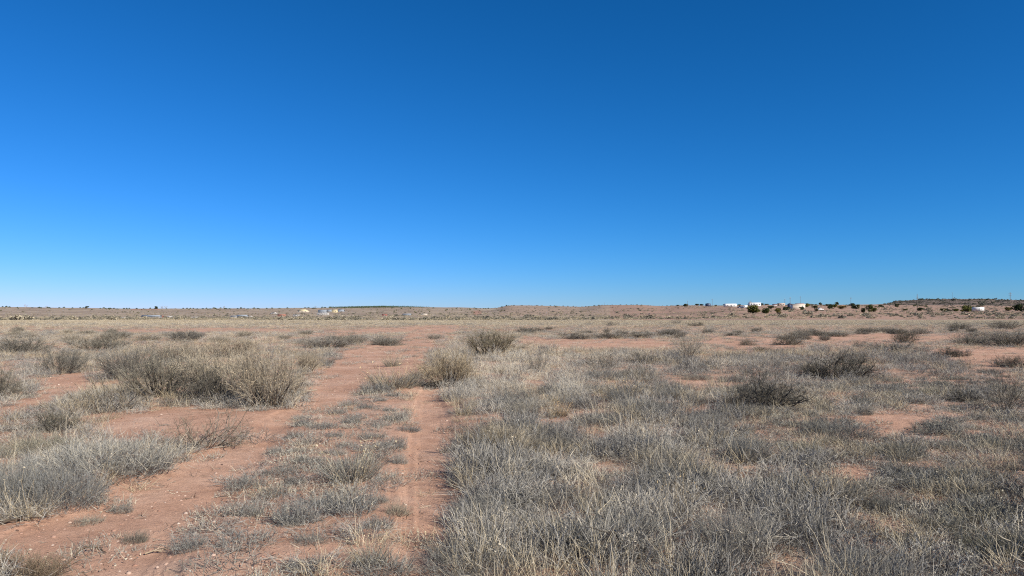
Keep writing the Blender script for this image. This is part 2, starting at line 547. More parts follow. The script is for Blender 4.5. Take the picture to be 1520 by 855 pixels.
ring = np.broadcast_to(np.arange(nr - 1)[:, None], i0.shape)
split_r = int(np.searchsorted(rad, 165.))
trk = track_mask(GX, GY)[:-1]
sel = {'ground': (ring < split_r) & ~trk, 'dirt_track': (ring < split_r) & trk, 'hills': ring >= split_r}
for nm, s in sel.items():
    q = Q[s]
    u, inv = np.unique(q.ravel(), return_inverse=True)
    VV, QQ = V[u], inv.reshape(-1, 4)
    ex = {'cover': ('FLOAT', cover.ravel()[u].astype(np.float32)), 'redness': ('FLOAT', redness.ravel()[u].astype(np.float32)), 'rock': ('FLOAT', rock.ravel()[u].astype(np.float32))}
    fs = [QQ]
    if nm == 'ground':       # close the little hole under the camera
        cen = np.where(u < na)[0]
        fs = [QQ, np.array([cen[::-1]])]
    o = ob(nm, mk(nm, VV, fs, M['soil'], None, True, ex)); tag(o, kind='structure')
tag(bpy.data.objects['dirt_track'], label='two rut track of bare red dirt running off across the plain')

# ------------------------------------------------------------------ stuff built from small plants (one object each)
def stuff(name, variants, mat, pts, rot, scl, pick, itone, label):
    """one object: its mesh holds the small plants and the points they stand on; its node tree sets them out"""
    Vs = [np.zeros((0, 3))]; Qs = []; Ts = [np.zeros(0)]; vi = [np.zeros(0, np.int32)]; n = 0
    for k, a in enumerate(variants):
        v, q, t = a.arr()
        Vs.append(v); Qs.append(q + n); Ts.append(t); vi.append(np.full(len(v), k + 1, np.int32)); n += len(v)
    np_ = len(pts)
    Vs.append(pts); Ts.append(np.zeros(np_)); vi.append(np.zeros(np_, np.int32))
    z3 = np.zeros((n, 3)); z1 = np.zeros(n)
    ex = {'variant': ('INT', np.concatenate(vi)),
          'rot': ('FLOAT_VECTOR', np.concatenate([z3, rot]).astype(np.float32)),
          'scl': ('FLOAT_VECTOR', np.concatenate([z3, scl]).astype(np.float32)),
          'pick': ('INT', np.concatenate([z1, pick]).astype(np.int32)),
          'itone': ('FLOAT', np.concatenate([z1, itone]).astype(np.float32))}
    me = mk(name, np.concatenate(Vs), Qs, mat, np.concatenate(Ts), False, ex)
    o = ob(name, me); tag(o, label, kind='stuff')
    g = bpy.data.node_groups.new(name + ' scatter', 'GeometryNodeTree')
    g.interface.new_socket('Geometry', in_out='INPUT', socket_type='NodeSocketGeometry')
    g.interface.new_socket('Geometry', in_out='OUTPUT', socket_type='NodeSocketGeometry')
    L = g.links.new
    gi = g.nodes.new('NodeGroupInput'); go = g.nodes.new('NodeGroupOutput')
    def attr(nm, ty):
        a = g.nodes.new('GeometryNodeInputNamedAttribute'); a.data_type = ty; a.inputs['Name'].default_value = nm
        return a.outputs['Attribute']
    def eq(sock, k):
        c = g.nodes.new('FunctionNodeCompare'); c.data_type = 'INT'; c.operation = 'EQUAL'
        L(sock, c.inputs[2]); c.inputs[3].default_value = k; return c.outputs[0]
    def sep(k):
        s = g.nodes.new('GeometryNodeSeparateGeometry'); s.domain = 'POINT'
        L(gi.outputs[0], s.inputs[0]); L(eq(attr('variant', 'INT'), k), s.inputs['Selection']); return s.outputs['Selection']
    base = sep(0)
    jn = g.nodes.new('GeometryNodeJoinGeometry')
    for k in range(len(variants)):
        ip = g.nodes.new('GeometryNodeInstanceOnPoints')
        L(base, ip.inputs['Points']); L(sep(k + 1), ip.inputs['Instance'])
        L(eq(attr('pick', 'INT'), k + 1), ip.inputs['Selection'])
        L(attr('rot', 'FLOAT_VECTOR'), ip.inputs['Rotation']); L(attr('scl', 'FLOAT_VECTOR'), ip.inputs['Scale'])
        L(ip.outputs[0], jn.inputs[0])
    L(jn.outputs[0], go.inputs[0])
    md = o.modifiers.new('scatter', 'NODES'); md.node_group = g
    return o


def grass_var(seed, n=74, r=.11, h=(.07, .24), w=.0038, lean=.7, curl=.36, stalks=1, tones=(.15, .8)):
    rng = rng_of(seed); a = Acc()
    p, az, q = disc(rng, n, r)
    ln = np.abs(rng.normal(0, lean, n)) + q / r * .25
    P = grow(rng, p, updir(rng, az + rng.normal(0, .9, n), ln), rng.uniform(h[0], h[1], n), 3, curl, -.06)
    a.ribs(rng, P, w, *tones)
    if stalks:
        p, az, q = disc(rng, stalks, r)
        P = grow(rng, p, updir(rng, az, np.abs(rng.normal(0, .35, stalks))), rng.uniform(h[1] * .8, h[1] * 1.45, stalks), 4, .13, -.02)
        a.ribs(rng, P, w * .9, .7, 1)
        a.flecks(rng, P[:, -1], .006, .7, 1)
    return a


def wiry_var(seed, n=26, r=.12, h=(.12, .28), w=.0038, tones=(.1, .75)):
    """fine branching dead forb"""
    rng = rng_of(seed); a = Acc()
    p, az, q = disc(rng, n, r)
    P = grow(rng, p, updir(rng, az + rng.normal(0, .8, n), np.abs(rng.normal(0, .5, n)) + q / r * .3), rng.uniform(h[0], h[1], n), 3, .2, .02)
    a.ribs(rng, P, w * 1.1, *tones)
    c, d = kids(rng, P, 6, .25, .95, .55)
    P2 = grow(rng, c, d, rng.uniform(.04, .11, len(c)), 2, .3, .04)
    a.ribs(rng, P2, w * .8, *tones)
    return a


def mat_var(seed, n=110, r=.16, w=.004):
    rng = rng_of(seed); a = Acc()
    p, az, q = disc(rng, n, r)
    P = grow(rng, p, updir(rng, az + rng.normal(0, 1.2, n), np.abs(rng.normal(.5, .5, n))), rng.uniform(.03, .10, n) * (1.25 - q / r * .6), 2, .4, .05)
    a.ribs(rng, P, w, .05, .75)
    a.flecks(rng, P[::2, -1], .006, .2, .9)
    return a


def scrub_var(seed, n=130):
    """small far shrub: a mound of twig clumps, 1 m across"""
    rng = rng_of(seed); a = Acc()
    d = norm(rng.normal(0, 1, (n, 3))); d[:, 2] = np.abs(d[:, 2])
    q = rng.uniform(.35, 1, n) ** .5
    P = d * q[:, None] * np.array([.5, .5, .55]) * (1 + .25 * rng.normal(0, 1, (n, 1)))
    a.flecks(rng, P + np.array([0, 0, .05]), .12, 0, .8)
    p, az, q = disc(rng, 40, .15)
    a.ribs(rng, grow(rng, p, updir(rng, az, rng.uniform(0, 1, 40)), rng.uniform(.3, .6, 40), 2, .2, 0), .03, 0, .7)
    return a


def pebble_var(seed):
    rng = rng_of(seed); a = Acc()
    nu, nv = 7, 4
    V = []
    for i in range(nv + 1):
        th = math.pi * i / nv
        for j in range(nu):
            ph = 2 * math.pi * j / nu
            V.append((math.sin(th) * math.cos(ph), math.sin(th) * math.sin(ph), .6 * math.cos(th)))
    V = np.array(V) * (1 + rng.normal(0, .12, ((nv + 1) * nu, 1)))
    V[:, 2] += .25
    Qp = np.array([(i * nu + j, i * nu + (j + 1) % nu, (i + 1) * nu + (j + 1) % nu, (i + 1) * nu + j) for i in range(nv) for j in range(nu)])
    a.add((V, Qp), .5)
    return a


def litter_var(seed, n=7):
    rng = rng_of(seed); a = Acc()
    p, az, q = disc(rng, n, .09); p[:, 2] = .006
    P = grow(rng, p, np.c_[np.cos(az * 3), np.sin(az * 3), rng.normal(0, .08, n)], rng.uniform(.03, .11, n), 2, .25, 0)
    a.ribs(rng, P, .004, .1, .8, .6)
    return a


def scatter(bands, seed):
    """jittered ground points inside the view wedge: (near, far, spacing) bands"""
    rng = rng_of(seed); X = []; Y = []; S = []
    for y0, y1, sp in bands:
        ny = max(int((y1 - y0) / sp), 1)
        for k in range(ny):
            y = y0 + (k + .5) * sp
            hw = y * .80 + 1.5
            n = int(2 * hw / sp)
            X.append((np.arange(n) + rng.uniform(0, 1, n)) / n * 2 * hw - hw)
            Y.append(y + rng.uniform(-.5, .5, n) * sp); S.append(np.full(n, sp))
    return np.concatenate(X), np.concatenate(Y), np.concatenate(S), rng


def zones(x, y):
    """image-referenced coverage of the plain, with ragged edges"""
    jx = (fbm(x / .5, y / .5, 71) - .5) * .55 + (fbm(x / 2.5, y / 2.5, 72) - .5) * .7
    jy = (fbm(x / .5, y / .5, 73) - .5) * .8 + (fbm(x / 3, y / 3, 74) - .5) * 1.2
    c, r = to_img(x + jx * np.clip(y / 14, .35, 2), y + jy * np.clip(y / 12, .35, 3))
    c0, r0 = to_img(x, y)
    b = np.zeros(np.shape(x), bool)
    for k, p in enumerate(BARE):
        b |= in_poly(c0, r0, p) if k < 2 and False else in_poly(c, r, p)
    edge = in_poly(c0 + (fbm(x / .3, y / .3, 75) - .5) * 18, r0, RIGHT_RUT)
    b |= edge
    med = in_poly(c, r, MEDIAN) & ~edge
    spa = in_poly(c, r, SPARSE)
    right = (c0 > 655) & (r0 > 520)
    return b, med, spa, right, c0, r0


def lay(name, variants, mat, label, bands, seed, prob, size, tone, tall=None):
    x, y, sp, rng = scatter(bands, seed)
    pr = prob(x, y, rng)
    k = rng.uniform(0, 1, len(x)) < pr
    x, y, sp = x[k], y[k], sp[k]
    n = len(x)
    z = terrain(x, y)
    s = size(x, y, rng) * rng.uniform(.7, 1.3, n)
    sc = np.c_[s, s, s * (tall(x, y, rng) if tall else np.ones(n)) * rng.uniform(.8, 1.2, n)]
    rot = np.c_[rng.normal(0, .06, n), rng.normal(0, .06, n), rng.uniform(0, 6.283, n)]
    return stuff(name, variants, mat, np.c_[x, y, z - .005], rot, sc, rng.integers(1, len(variants) + 1, n), tone(x, y, rng), label)


NEAR = [(3.3, 9, .135), (9, 16, .20), (16, 30, .32), (30, 60, .55), (60, 110, .9)]


def cl(x, y, s, seed, lo, hi):
    return np.clip((fbm(x / s, y / s, seed) - lo) / (hi - lo), 0, 1)


def p_grey(x, y, rng):
    b, med, spa, right, c, r = zones(x, y)
    clump = cl(x, y, .45, 101, .42, .60)
    big = cl(x, y, 2.5, 102, .30, .62)
    p = np.where(right, .98 * (.05 + .95 * cl(x, y, .55, 103, .38, .50)) * (.5 + .5 * cl(x, y, 2.2, 109, .3, .48)), .80 * (.16 + .84 * clump))
    p = np.where(spa, .62 * cl(x, y, .45, 104, .45, .58) + .10, p)
    p = np.where(med, .44 * cl(x, y, .40, 105, .54, .63) * np.where(r > 740, .75, 1) + .015, p)
    p = np.where((r < 530) & ~b, .85 * (.35 + .65 * cl(x, y, 3, 106, .35, .6)), p)
    p = np.where(r < 489, .3, p)
    return np.where(b, np.where(y > 30, .42 * cl(x, y, 2, 110, .40, .6), np.where(right & (c > 700), .14 * cl(x, y, .5, 125, .4, .6), .012)), p)


def size_near(x, y, rng):
    return np.interp(y, [3, 9, 16, 30, 60, 110, 170], [1.0, 1.08, 1.2, 1.45, 1.9, 2.4, 2.8])


def tall_near(x, y, rng):
    b, med, spa, right, c, r = zones(x, y)
    t = np.where(right, .90, .72)
    t = np.where(spa, .55, t); t = np.where(med, .43, t); t = np.where(b, .4, t)
    return t * np.interp(y, [3, 16, 30, 60, 110, 170], [1, .9, .7, .5, .4, .35]) * np.where(right, .42 + .95 * cl(x, y, .55, 103, .40, .68), .5 + .85 * cl(x, y, .8, 107, .33, .66))


def tone_grey(x, y, rng):
    b, med, spa, right, c, r = zones(x, y)
    t = (fbm(x / 1.6, y / 1.6, 108) - .5) * .5 + rng.normal(0, .1, len(x))
    pale = np.clip(1.1 - np.hypot((c - 790) / 190, (r - 555) / 60), 0, 1)      # pale silvery patch beside the tan shrub
    t = t + pale * .42
    t = t + np.where(right, .34 * (cl(x, y, .7, 118, .32, .62) - .62), 0)
    return t + np.where(spa, .02, 0) + np.where(right, 0, .04) + np.where(r < 520, .08, 0)


lay('grey_grass', [grass_var(1), grass_var(2, 110, .13, stalks=3), wiry_var(3, 40, h=(.08, .22)), wiry_var(4, 34, .15, (.1, .24)), grass_var(5, 80, .10, (.06, .18), stalks=0), wiry_var(6, 44, .12, (.08, .26)), wiry_var(7, 40, .16, (.06, .2))],
    M['grey_i'], 'dry grey grass covering the plain beside the red dirt track', NEAR, 201, p_grey, size_near, tone_grey, tall_near)


def p_straw(x, y, rng):
    b, med, spa, right, c, r = zones(x, y)
    p = np.where(right, .04 + .34 * cl(x, y, .8, 111, .53, .66), .06 + .42 * cl(x, y, 1.3, 112, .48, .62))
    p = np.where(spa, .10 + .30 * cl(x, y, .8, 113, .48, .62), p)
    p = np.where(med, .05, p)
    p = np.where(~right & (r > 625), p * .45, p)
    p = np.where(r < 530, .22 + .5 * cl(x, y, 5, 114, .40, .58), p)
    belt = np.clip((y - 66) / 25, 0, 1)
    p = p * (1 - belt) + belt * (.65 + .35 * cl(x, y, 6, 115, .3, .5))
    return np.where(b & (y < 88), np.where(y > 30, .34 * cl(x, y, 2.5, 117, .40, .6), np.where(right & (c > 700), .06, .006)), p)


def tall_straw(x, y, rng):
    b, med, spa, right, c, r = zones(x, y)
    t = np.where(right, 1.0, .8); t = np.where(med | spa, .6, t); t = np.where(b, .4, t)
    return t * np.interp(y, [3, 16, 30, 60, 95, 110, 170], [1, .85, .6, .42, .36, .36, .3])


lay('straw_grass', [grass_var(21, 46, .06, (.10, .27), .003, .4, .2, 3, (.3, .9)), grass_var(22, 60, .08, (.10, .30), .003, .45, .2, 3, (.3, .9)),
                    grass_var(23, 40, .07, (.08, .22), .003, .55, .28, 1, (.2, .8)), grass_var(24, 56, .10, (.12, .32), .003, .4, .18, 4, (.35, 1))],
    M['straw_i'], 'pale straw coloured grass, thickest in a belt across the far plain', NEAR + [(110, 146, .9)], 202, p_straw, size_near,
    lambda x, y, rng: rng.normal(0, .12, len(x)) + (fbm(x / 4, y / 4, 116) - .5) * .4 + np.where(y > 80, .16, 0), tall_straw)


def p_mat(x, y, rng):
    b, med, spa, right, c, r = zones(x, y)
    p = np.where(right, .10, .16 * cl(x, y, .7, 121, .4, .6))
    p = np.where(spa, .85 * cl(x, y, .4, 122, .44, .58) + .10, p)
    p = np.where(med, .35 * cl(x, y, .35, 123, .46, .58) + .02, p)
    p = np.where(r < 520, .25 * cl(x, y, 4, 124, .4, .6), p)
    return np.where(b, .018, p)


lay('ground_cover', [mat_var(31), mat_var(32, 130, .2), mat_var(33, 90, .13), mat_var(34, 150, .22)], M['mat_i'],
    'low dark grey mats of ground cover on the red soil', NEAR, 203, p_mat, size_near,
    lambda x, y, rng: rng.normal(0, .15, len(x)) + .2, lambda x, y, rng: np.interp(y, [3, 30, 110], [1, .9, .7]))


def p_peb(x, y, rng):
    b, med, spa, right, c, r = zones(x, y)
    return np.where(b, .9, np.where(med | spa, .6, .15)) * (.25 + .75 * cl(x, y, 1.0, 131, .38, .58))


lay('pebbles', [pebble_var(41), pebble_var(42), pebble_var(43), pebble_var(44)], M['pebble_i'], 'small pale and dark pebbles strewn on the red soil',
    [(3.3, 9, .075), (9, 18, .13), (18, 34, .26)], 204, p_peb, lambda x, y, rng: np.minimum(np.exp(rng.normal(math.log(.0062), .5, len(x))), .015) * np.interp(y, [3, 30], [1, 1.6]),
    lambda x, y, rng: rng.normal(.0, .28, len(x)))


def p_lit(x, y, rng):
    b, med, spa, right, c, r = zones(x, y)
    return np.where(b, .3, np.where(med | spa, .6, .3)) * (.4 + .6 * cl(x, y, .8, 141, .4, .6))


lay('plant_litter', [litter_var(51), litter_var(52), litter_var(53, 10), litter_var(54, 5)], M['litter_i'], 'broken twigs and dead stems lying on the red soil',
    [(3.3, 9, .17), (9, 18, .26), (18, 34, .5)], 205, p_lit, size_near, lambda x, y, rng: rng.normal(0, .2, len(x)))

# scrub of the far flats and slopes, past the straw belt
rng = rng_of(206)
n = 24000
D = np.exp(rng.uniform(math.log(178), math.log(2150), n)); c = rng.uniform(-60, 1580, n)
q = slice(0, 5000); D[q] = rng.uniform(1500, 2190, 5000); c[q] = rng.uniform(1312, 1580, 5000)
x = (c - CX) / F * D
dens = cl(x, D, 26, 151, .42, .60) * .8 + .07
dens = np.where((D < 420) & (c < 760), dens * 1.3, dens)
dens = np.where((D > 600) & (c < 200), dens * .35, dens)
dens = np.where((D > 1500) & (c > 1312), .15 + .85 * cl(x + .5 * D, D * .35, 30, 153, .40, .56), dens)
dens = np.where((c > 900) & (c < 1312) & (D > 260), dens * .55, dens)
k = rng.uniform(0, 1, n) < dens
x, D, c = x[k], D[k], c[k]; n = len(x)
s = np.exp(rng.normal(-.15, .5, n)) * np.interp(D, [178, 400, 1000, 2200], [.8, 1.0, 1.4, 2.1])
s = np.where((D > 1500) & (c > 1312), s * 1.5, s)
stuff('far_scrub', [scrub_var(61), scrub_var(62), scrub_var(63), scrub_var(64)], M['scrub_i'], np.c_[x, D, terrain(x, D) - .05],
      np.c_[np.zeros(n), np.zeros(n), rng.uniform(0, 6.28, n)], np.c_[s, s, s * rng.uniform(.5, .9, n)], rng.integers(1, 5, n),
      rng.normal(.22, .16, n) + np.where(D < 420, .1, 0) - np.where((D > 1500) & (c > 1312), .25, 0), 'low brush speckling the far flats and slopes')
# tufts of dry grass on the far flats
n = 9000
D = np.exp(rng.uniform(math.log(175), math.log(900), n)); c = rng.uniform(-60, 1580, n); x = (c - CX) / F * D
k = rng.uniform(0, 1, n) < cl(x, D, 30, 152, .4, .6)
x, D = x[k], D[k]; n = len(x); s = np.interp(D, [175, 900], [3.0, 6.0]) * rng.uniform(.7, 1.3, n)
stuff('dry_grass', [grass_var(71, 60, .12, (.16, .3), .012, .5, .2, 0, (.3, .9)), grass_var(72, 60, .14, (.14, .28), .012, .5, .2, 0, (.3, .9))], M['straw_i'], np.c_[x, D, terrain(x, D) - .02],
      np.c_[np.zeros(n), np.zeros(n), rng.uniform(0, 6.28, n)], np.c_[s, s, s * .4], rng.integers(1, 3, n), rng.normal(0, .15, n), 'thin dry grass on the far flats below the hills')


# ------------------------------------------------------------------ shrubs
def shrub_parts(kind, seed):
    """[(part name, mesh)] of one shrub, and its built width and height"""
    rng = rng_of(seed)
    B, T, S = Acc(), Acc(), Acc()
    nm = kind
    if kind == 'tan':        # rounded brush of upright stems with dry tan tips
        n = 60
        p, az, q = disc(rng, n, .28)
        P = grow(rng, p, updir(rng, az + rng.normal(0, .3, n), q / .28 * .85 + rng.normal(0, .12, n)), rng.uniform(.5, .85, n), 5, .13, .05)
        B.tubes(rng, P, .0115, .05, .9)
        c, d = kids(rng, P, 9, .3, .98, .42); P2 = grow(rng, c, d, rng.uniform(.2, .42, len(c)), 4, .16, .07)
        T.ribs(rng, P2, .006, .15, .7)
        c, d = kids(rng, P2, 8, .25, 1, .5); P3 = grow(rng, c, d, rng.uniform(.08, .2, len(c)), 2, .2, .06)
        T.ribs(rng, P3, .0042, .25, .95)
        S.flecks(rng, P3[rng.uniform(0, 1, len(P3)) < .32][:, -1], .009, .1, 1)
        return [('branches', B.mesh('branches', M['wood'])), ('twigs', T.mesh('twigs', M['twig'])), ('seed_heads', S.mesh('seed_heads', M['seed']))], 1.75, 1.12
    if kind == 'grey':       # finer grey brush, a little taller in the middle
        n = 55
        p, az, q = disc(rng, n, .3)
        P = grow(rng, p, updir(rng, az + rng.normal(0, .4, n), q / .3 * 1.0 + rng.normal(0, .15, n)), rng.uniform(.35, .7, n), 5, .16, .05)
        B.tubes(rng, P, .011, .05, .9)
        c, d = kids(rng, P, 10, .2, .98, .5); P2 = grow(rng, c, d, rng.uniform(.16, .36, len(c)), 3, .2, .05)
        T.ribs(rng, P2, .0055, .05, .6)
        c, d = kids(rng, P2, 8, .25, 1, .6); P3 = grow(rng, c, d, rng.uniform(.06, .17, len(c)), 2, .25, .05)
        T.ribs(rng, P3, .004, .1, .85)
        return [('branches', B.mesh('branches', M['wood'])), ('twigs', T.mesh('twigs', M['twig']))], 1.6, .92
    if kind == 'dark':       # dark wide tangled bush
        n = 46
        p, az, q = disc(rng, n, .35)
        P = grow(rng, p, updir(rng, az + rng.normal(0, .5, n), q / .35 * 1.15 + rng.normal(0, .2, n)), rng.uniform(.35, .75, n), 6, .24, .05)
        B.tubes(rng, P, .013, .05, .8)
        c, d = kids(rng, P, 11, .2, .98, .65); P2 = grow(rng, c, d, rng.uniform(.15, .34, len(c)), 3, .28, .03)
        T.ribs(rng, P2, .0065, .05, .7)
        c, d = kids(rng, P2, 7, .2, 1, .75); P3 = grow(rng, c, d, rng.uniform(.05, .15, len(c)), 2, .3, .03)
        T.ribs(rng, P3, .0045, .1, .9)
        return [('branches', B.mesh('branches', M['wood'])), ('twigs', T.mesh('twigs', M['dark_twig']))], 1.7, .85
    if kind == 'thin':       # airy see-through bush of thin upright twigs
        n = 26
        p, az, q = disc(rng, n, .12)
        P = grow(rng, p, updir(rng, az + rng.normal(0, .4, n), q / .12 * .65 + rng.normal(0, .12, n)), rng.uniform(.5, .85, n), 5, .14, .03)
        B.tubes(rng, P, .006, .2, .9)
        c, d = kids(rng, P, 8, .25, .98, .55); P2 = grow(rng, c, d, rng.uniform(.15, .35, len(c)), 3, .2, .03)
        T.ribs(rng, P2, .0055, .1, .8)
        c, d = kids(rng, P2, 5, .3, 1, .6); P3 = grow(rng, c, d, rng.uniform(.06, .16, len(c)), 2, .25, .03)
        T.ribs(rng, P3, .004, .2, .95)
        return [('branches', B.mesh('branches', M['wood'])), ('twigs', T.mesh('twigs', M['twig']))], 1.15, 1.0
    if kind == 'sprawl':     # dead bush spreading low over the soil
        n = 34
        p, az, q = disc(rng, n, .25)
        P = grow(rng, p, updir(rng, az + rng.normal(0, .5, n), rng.uniform(.6, 1.45, n)), rng.uniform(.4, .95, n), 6, .24, .02)
        B.tubes(rng, P, .0085, .1, .9)
        c, d = kids(rng, P, 8, .2, .98, .6); P2 = grow(rng, c, d, rng.uniform(.12, .34, len(c)), 3, .25, .05)
        T.ribs(rng, P2, .006, .1, .8)
        c, d = kids(rng, P2, 4, .3, 1, .6); P3 = grow(rng, c, d, rng.uniform(.05, .14, len(c)), 2, .25, .03)
        T.ribs(rng, P3, .0042, .2, .9)
        return [('branches', B.mesh('branches', M['wood'])), ('twigs', T.mesh('twigs', M['dark_twig']))], 1.7, .55
    if kind == 'mound':      # soft mound of fine grey stems
        n = 520
        p, az, q = disc(rng, n, .55)
        P = grow(rng, p, updir(rng, az + rng.normal(0, .5, n), q / .55 * .7 + np.abs(rng.normal(0, .2, n))), rng.uniform(.26, .52, n) * (1.15 - q * .6), 4, .17, -.02)
        B.ribs(rng, P, .0045, .1, .75)
        c, d = kids(rng, P, 5, .3, .98, .4); P2 = grow(rng, c, d, rng.uniform(.07, .2, len(c)), 2, .22, .02)
        T.ribs(rng, P2, .0036, .15, .85)
        return [('stems', B.mesh('stems', M['grass'])), ('twigs', T.mesh('twigs', M['grass']))], 1.5, .55
    if kind == 'tuft':       # upright bunch grass with straw stalks
        n = 300
        p, az, q = disc(rng, n, .17)
        P = grow(rng, p, updir(rng, az + rng.normal(0, .3, n), q / .17 * .5 + np.abs(rng.normal(0, .16, n))), rng.uniform(.18, .40, n), 4, .09, -.05)
        B.ribs(rng, P, .0045, .1, .85)
        n = 34
        p, az, q = disc(rng, n, .15)
        P = grow(rng, p, updir(rng, az + rng.normal(0, .3, n), q / .15 * .45 + np.abs(rng.normal(0, .12, n))), rng.uniform(.35, .58, n), 4, .07, -.04)
        T.ribs(rng, P, .0035, .3, 1)
        T.flecks(rng, P[:, -1], .014, .4, 1); T.flecks(rng, P[:, -2], .012, .4, 1)
        return [('blades', B.mesh('blades', M['grass'])), ('stalks', T.mesh('stalks', M['straw']))], .55, .42
    if kind == 'clump':      # short grey grass clump, as wide as a hat
        n = 330
        p, az, q = disc(rng, n, .22)
        P = grow(rng, p, updir(rng, az + rng.normal(0, .9, n), q / .22 * .5 + np.abs(rng.normal(0, .4, n))), rng.uniform(.07, .20, n), 3, .22, -.03)
        B.ribs(rng, P, .0042, .1, .8)
        c, d = kids(rng, P, 2, .3, .98, .6); T.ribs(rng, grow(rng, c, d, rng.uniform(.03, .09, len(c)), 2, .3, 0), .0036, .2, .95)
        return [('blades', B.mesh('blades', M['grass'])), ('tips', T.mesh('tips', M['grass']))], .6, .17


NAME = {'tan': 'desert_shrub', 'grey': 'desert_shrub', 'dark': 'desert_shrub', 'thin': 'desert_shrub', 'sprawl': 'dead_shrub', 'mound': 'grey_bush', 'tuft': 'grass_tuft', 'clump': 'grass_clump'}
CATG = {'desert_shrub': 'shrub', 'dead_shrub': 'dead shrub', 'grey_bush': 'bush', 'grass_tuft': 'grass tuft', 'grass_clump': 'grass clump'}
LIB = {}
NV = {'tan': 4, 'grey': 4, 'dark': 4, 'thin': 3, 'sprawl': 4, 'mound': 4, 'tuft': 4, 'clump': 5}
seen = {}


def place(kind, px, row, wpx, hpx, label, tint=(1, 1, 1), group=None, at=None):
    k = seen.get(kind, 0); seen[kind] = k + 1
    key = (kind, k % NV[kind])
    if key not in LIB:
        LIB[key] = shrub_parts(kind, 900 + 31 * k + sum(map(ord, kind)))
    parts, bw, bh = LIB[key]
    x, D = at or near(px, row)
    w, h = wpx * D / F, hpx * D / F
    rt = empty(NAME[kind], (x, D, tz(x, D) - .015), float(RNG.uniform(0, 6.28)))
    rt.scale = (w / bw, w / bw * float(RNG.uniform(.9, 1.1)), h / bh)
    for nm, me in parts:
        o = ob(nm, me, rt); o.color = (*tint, 1)
    return tag(rt, label, CATG[NAME[kind]], group)


W_ = (1.14, 1.08, .98); DK = (.78, .78, .78); BL = (1.08, 1.1, 1.12); YL = (1.08, 1.01, .90)
P_ = place
# the thicket on the near side of the plain, past the track
P_('tan', 398, 602, 122, 104, 'tall tan-tipped shrub at the track end of the thicket, gnarled root at its foot', YL)
P_('tan', 322, 590, 130, 92, 'broad tan-tipped shrub deep in the thicket, beside the shrub with a gnarled root', W_)
P_('dark', 300, 598, 110, 62, 'dark tangled shrub low in the thicket in front of the tan-tipped ones', (.85, .85, .85))
P_('tan', 238, 590, 120, 84, 'rounded greyish shrub in the thicket between the tan shrubs and a dark one', (1, .98, .9))
P_('tan', 455, 552, 52, 40, 'small tan shrub at the back corner of the thicket by the track', YL)
P_('grey', 192, 562, 96, 62, 'grey shrub with a dark heart, standing behind the low twiggy mound', DK)
P_('grey', 95, 554, 84, 50, 'grey shrub with a dark foot behind the bare red patch', (.9, .9, .88))
P_('grey', 260, 535, 100, 40, 'pale grey shrub behind the thicket, half hidden by it', W_)
P_('tan', 345, 530, 90, 34, 'straw-coloured shrub standing behind the tallest thicket shrubs', YL)
P_('grey', 30, 524, 90, 32, 'grey shrub in the strip of brush beyond the bare red patch', (.95, .95, .9))
P_('grey', 150, 520, 90, 26, 'flat-topped grey shrub in the strip of brush beyond the thicket', (1, 1, .92))
P_('grey', 275, 507, 60, 22, 'dusky upright shrub poking up on the skyline of the brush strip', DK)
P_('dark', 2, 590, 78, 56, 'dark shrub cut by the frame edge, its black shadow on red soil', (.9, .9, .9))
P_('sprawl', 165, 610, 135, 42, 'low twiggy mound with a dead dark log in it, edging the red soil', W_)
P_('dark', 80, 638, 100, 40, 'low dark-centred shrub among grey grass near the bare red patch', (1.05, 1.05, 1))
P_('sprawl', 302, 662, 165, 48, 'dead twiggy bush sprawled on the bare red soil in front of the thicket', (1.05, 1, .95))
P_('mound', 165, 704, 200, 74, 'large soft grey-blue bush spilling towards the wheel rut', BL)
P_('mound', 90, 750, 150, 72, 'grey-blue bush with a dark hollow, nearest the wheel rut', (.9, .93, .98))
P_('mound', 8, 742, 130, 82, 'grey-blue bush cut by the frame edge, dark twigs at its foot', (.85, .88, .92))
P_('mound', 60, 672, 120, 40, 'pale yellowish-grey bush behind the grey-blue ones', (1.08, 1.05, .9))
P_('tan', 36, 868, 165, 60, 'dark brittle bush with tan tips at the bottom corner of the view', (.66, .56, .46))
P_('clump', 200, 798, 44, 20, 'tiny dead plant alone on the bare red rut with a few thin stems', (.8, .76, .7))
P_('clump', 130, 770, 50, 14, 'wisp of grey stems lying against the near edge of the rut', (.85, .84, .8))
P_('clump', 180, 752, 40, 18, 'little grey clump between the grey-blue bushes and the rut', (.85, .86, .88))
# by the track
P_('grey', 482, 516, 96, 24, 'long low grey shrub beyond the thicket beside the track', (.92, .92, .92))
P_('grey', 528, 509, 44, 18, 'small grey shrub in a row beside the far track', (.9, .9, .9))
P_('grey', 575, 512, 62, 20, 'pale grey shrub at the end of the row, touching the far track', (1.1, 1.1, 1.08))
P_('grey', 645, 503, 30, 11, 'pale little shrub on the hump between the far ruts', (1.2, 1.2, 1.16))
P_('grey', 480, 540, 42, 15, 'flat grey shrub on the red soil behind the tan corner shrub', (.9, .9, .9))
P_('tuft', 583, 541, 32, 20, 'short dark tuft alone on red soil between the far ruts', (.85, .83, .78))
P_('tuft', 585, 578, 84, 36, 'straw-topped tuft where the grassy strip between the ruts begins', YL)
P_('clump', 560, 584, 60, 16, 'flat dark grey clump at the far tip of the grassy strip', (.85, .86, .88))
P_('tuft', 628, 564, 44, 20, 'straw tuft leaning against the round tan shrub', YL)
P_('tan', 668, 574, 100, 66, 'round tan shrub with golden tips beside the wheel rut', (1.18, 1.04, .84))
P_('dark', 644, 576, 48, 18, 'black knot of dead twigs at the foot of the golden-tipped shrub', (.42, .42, .42))
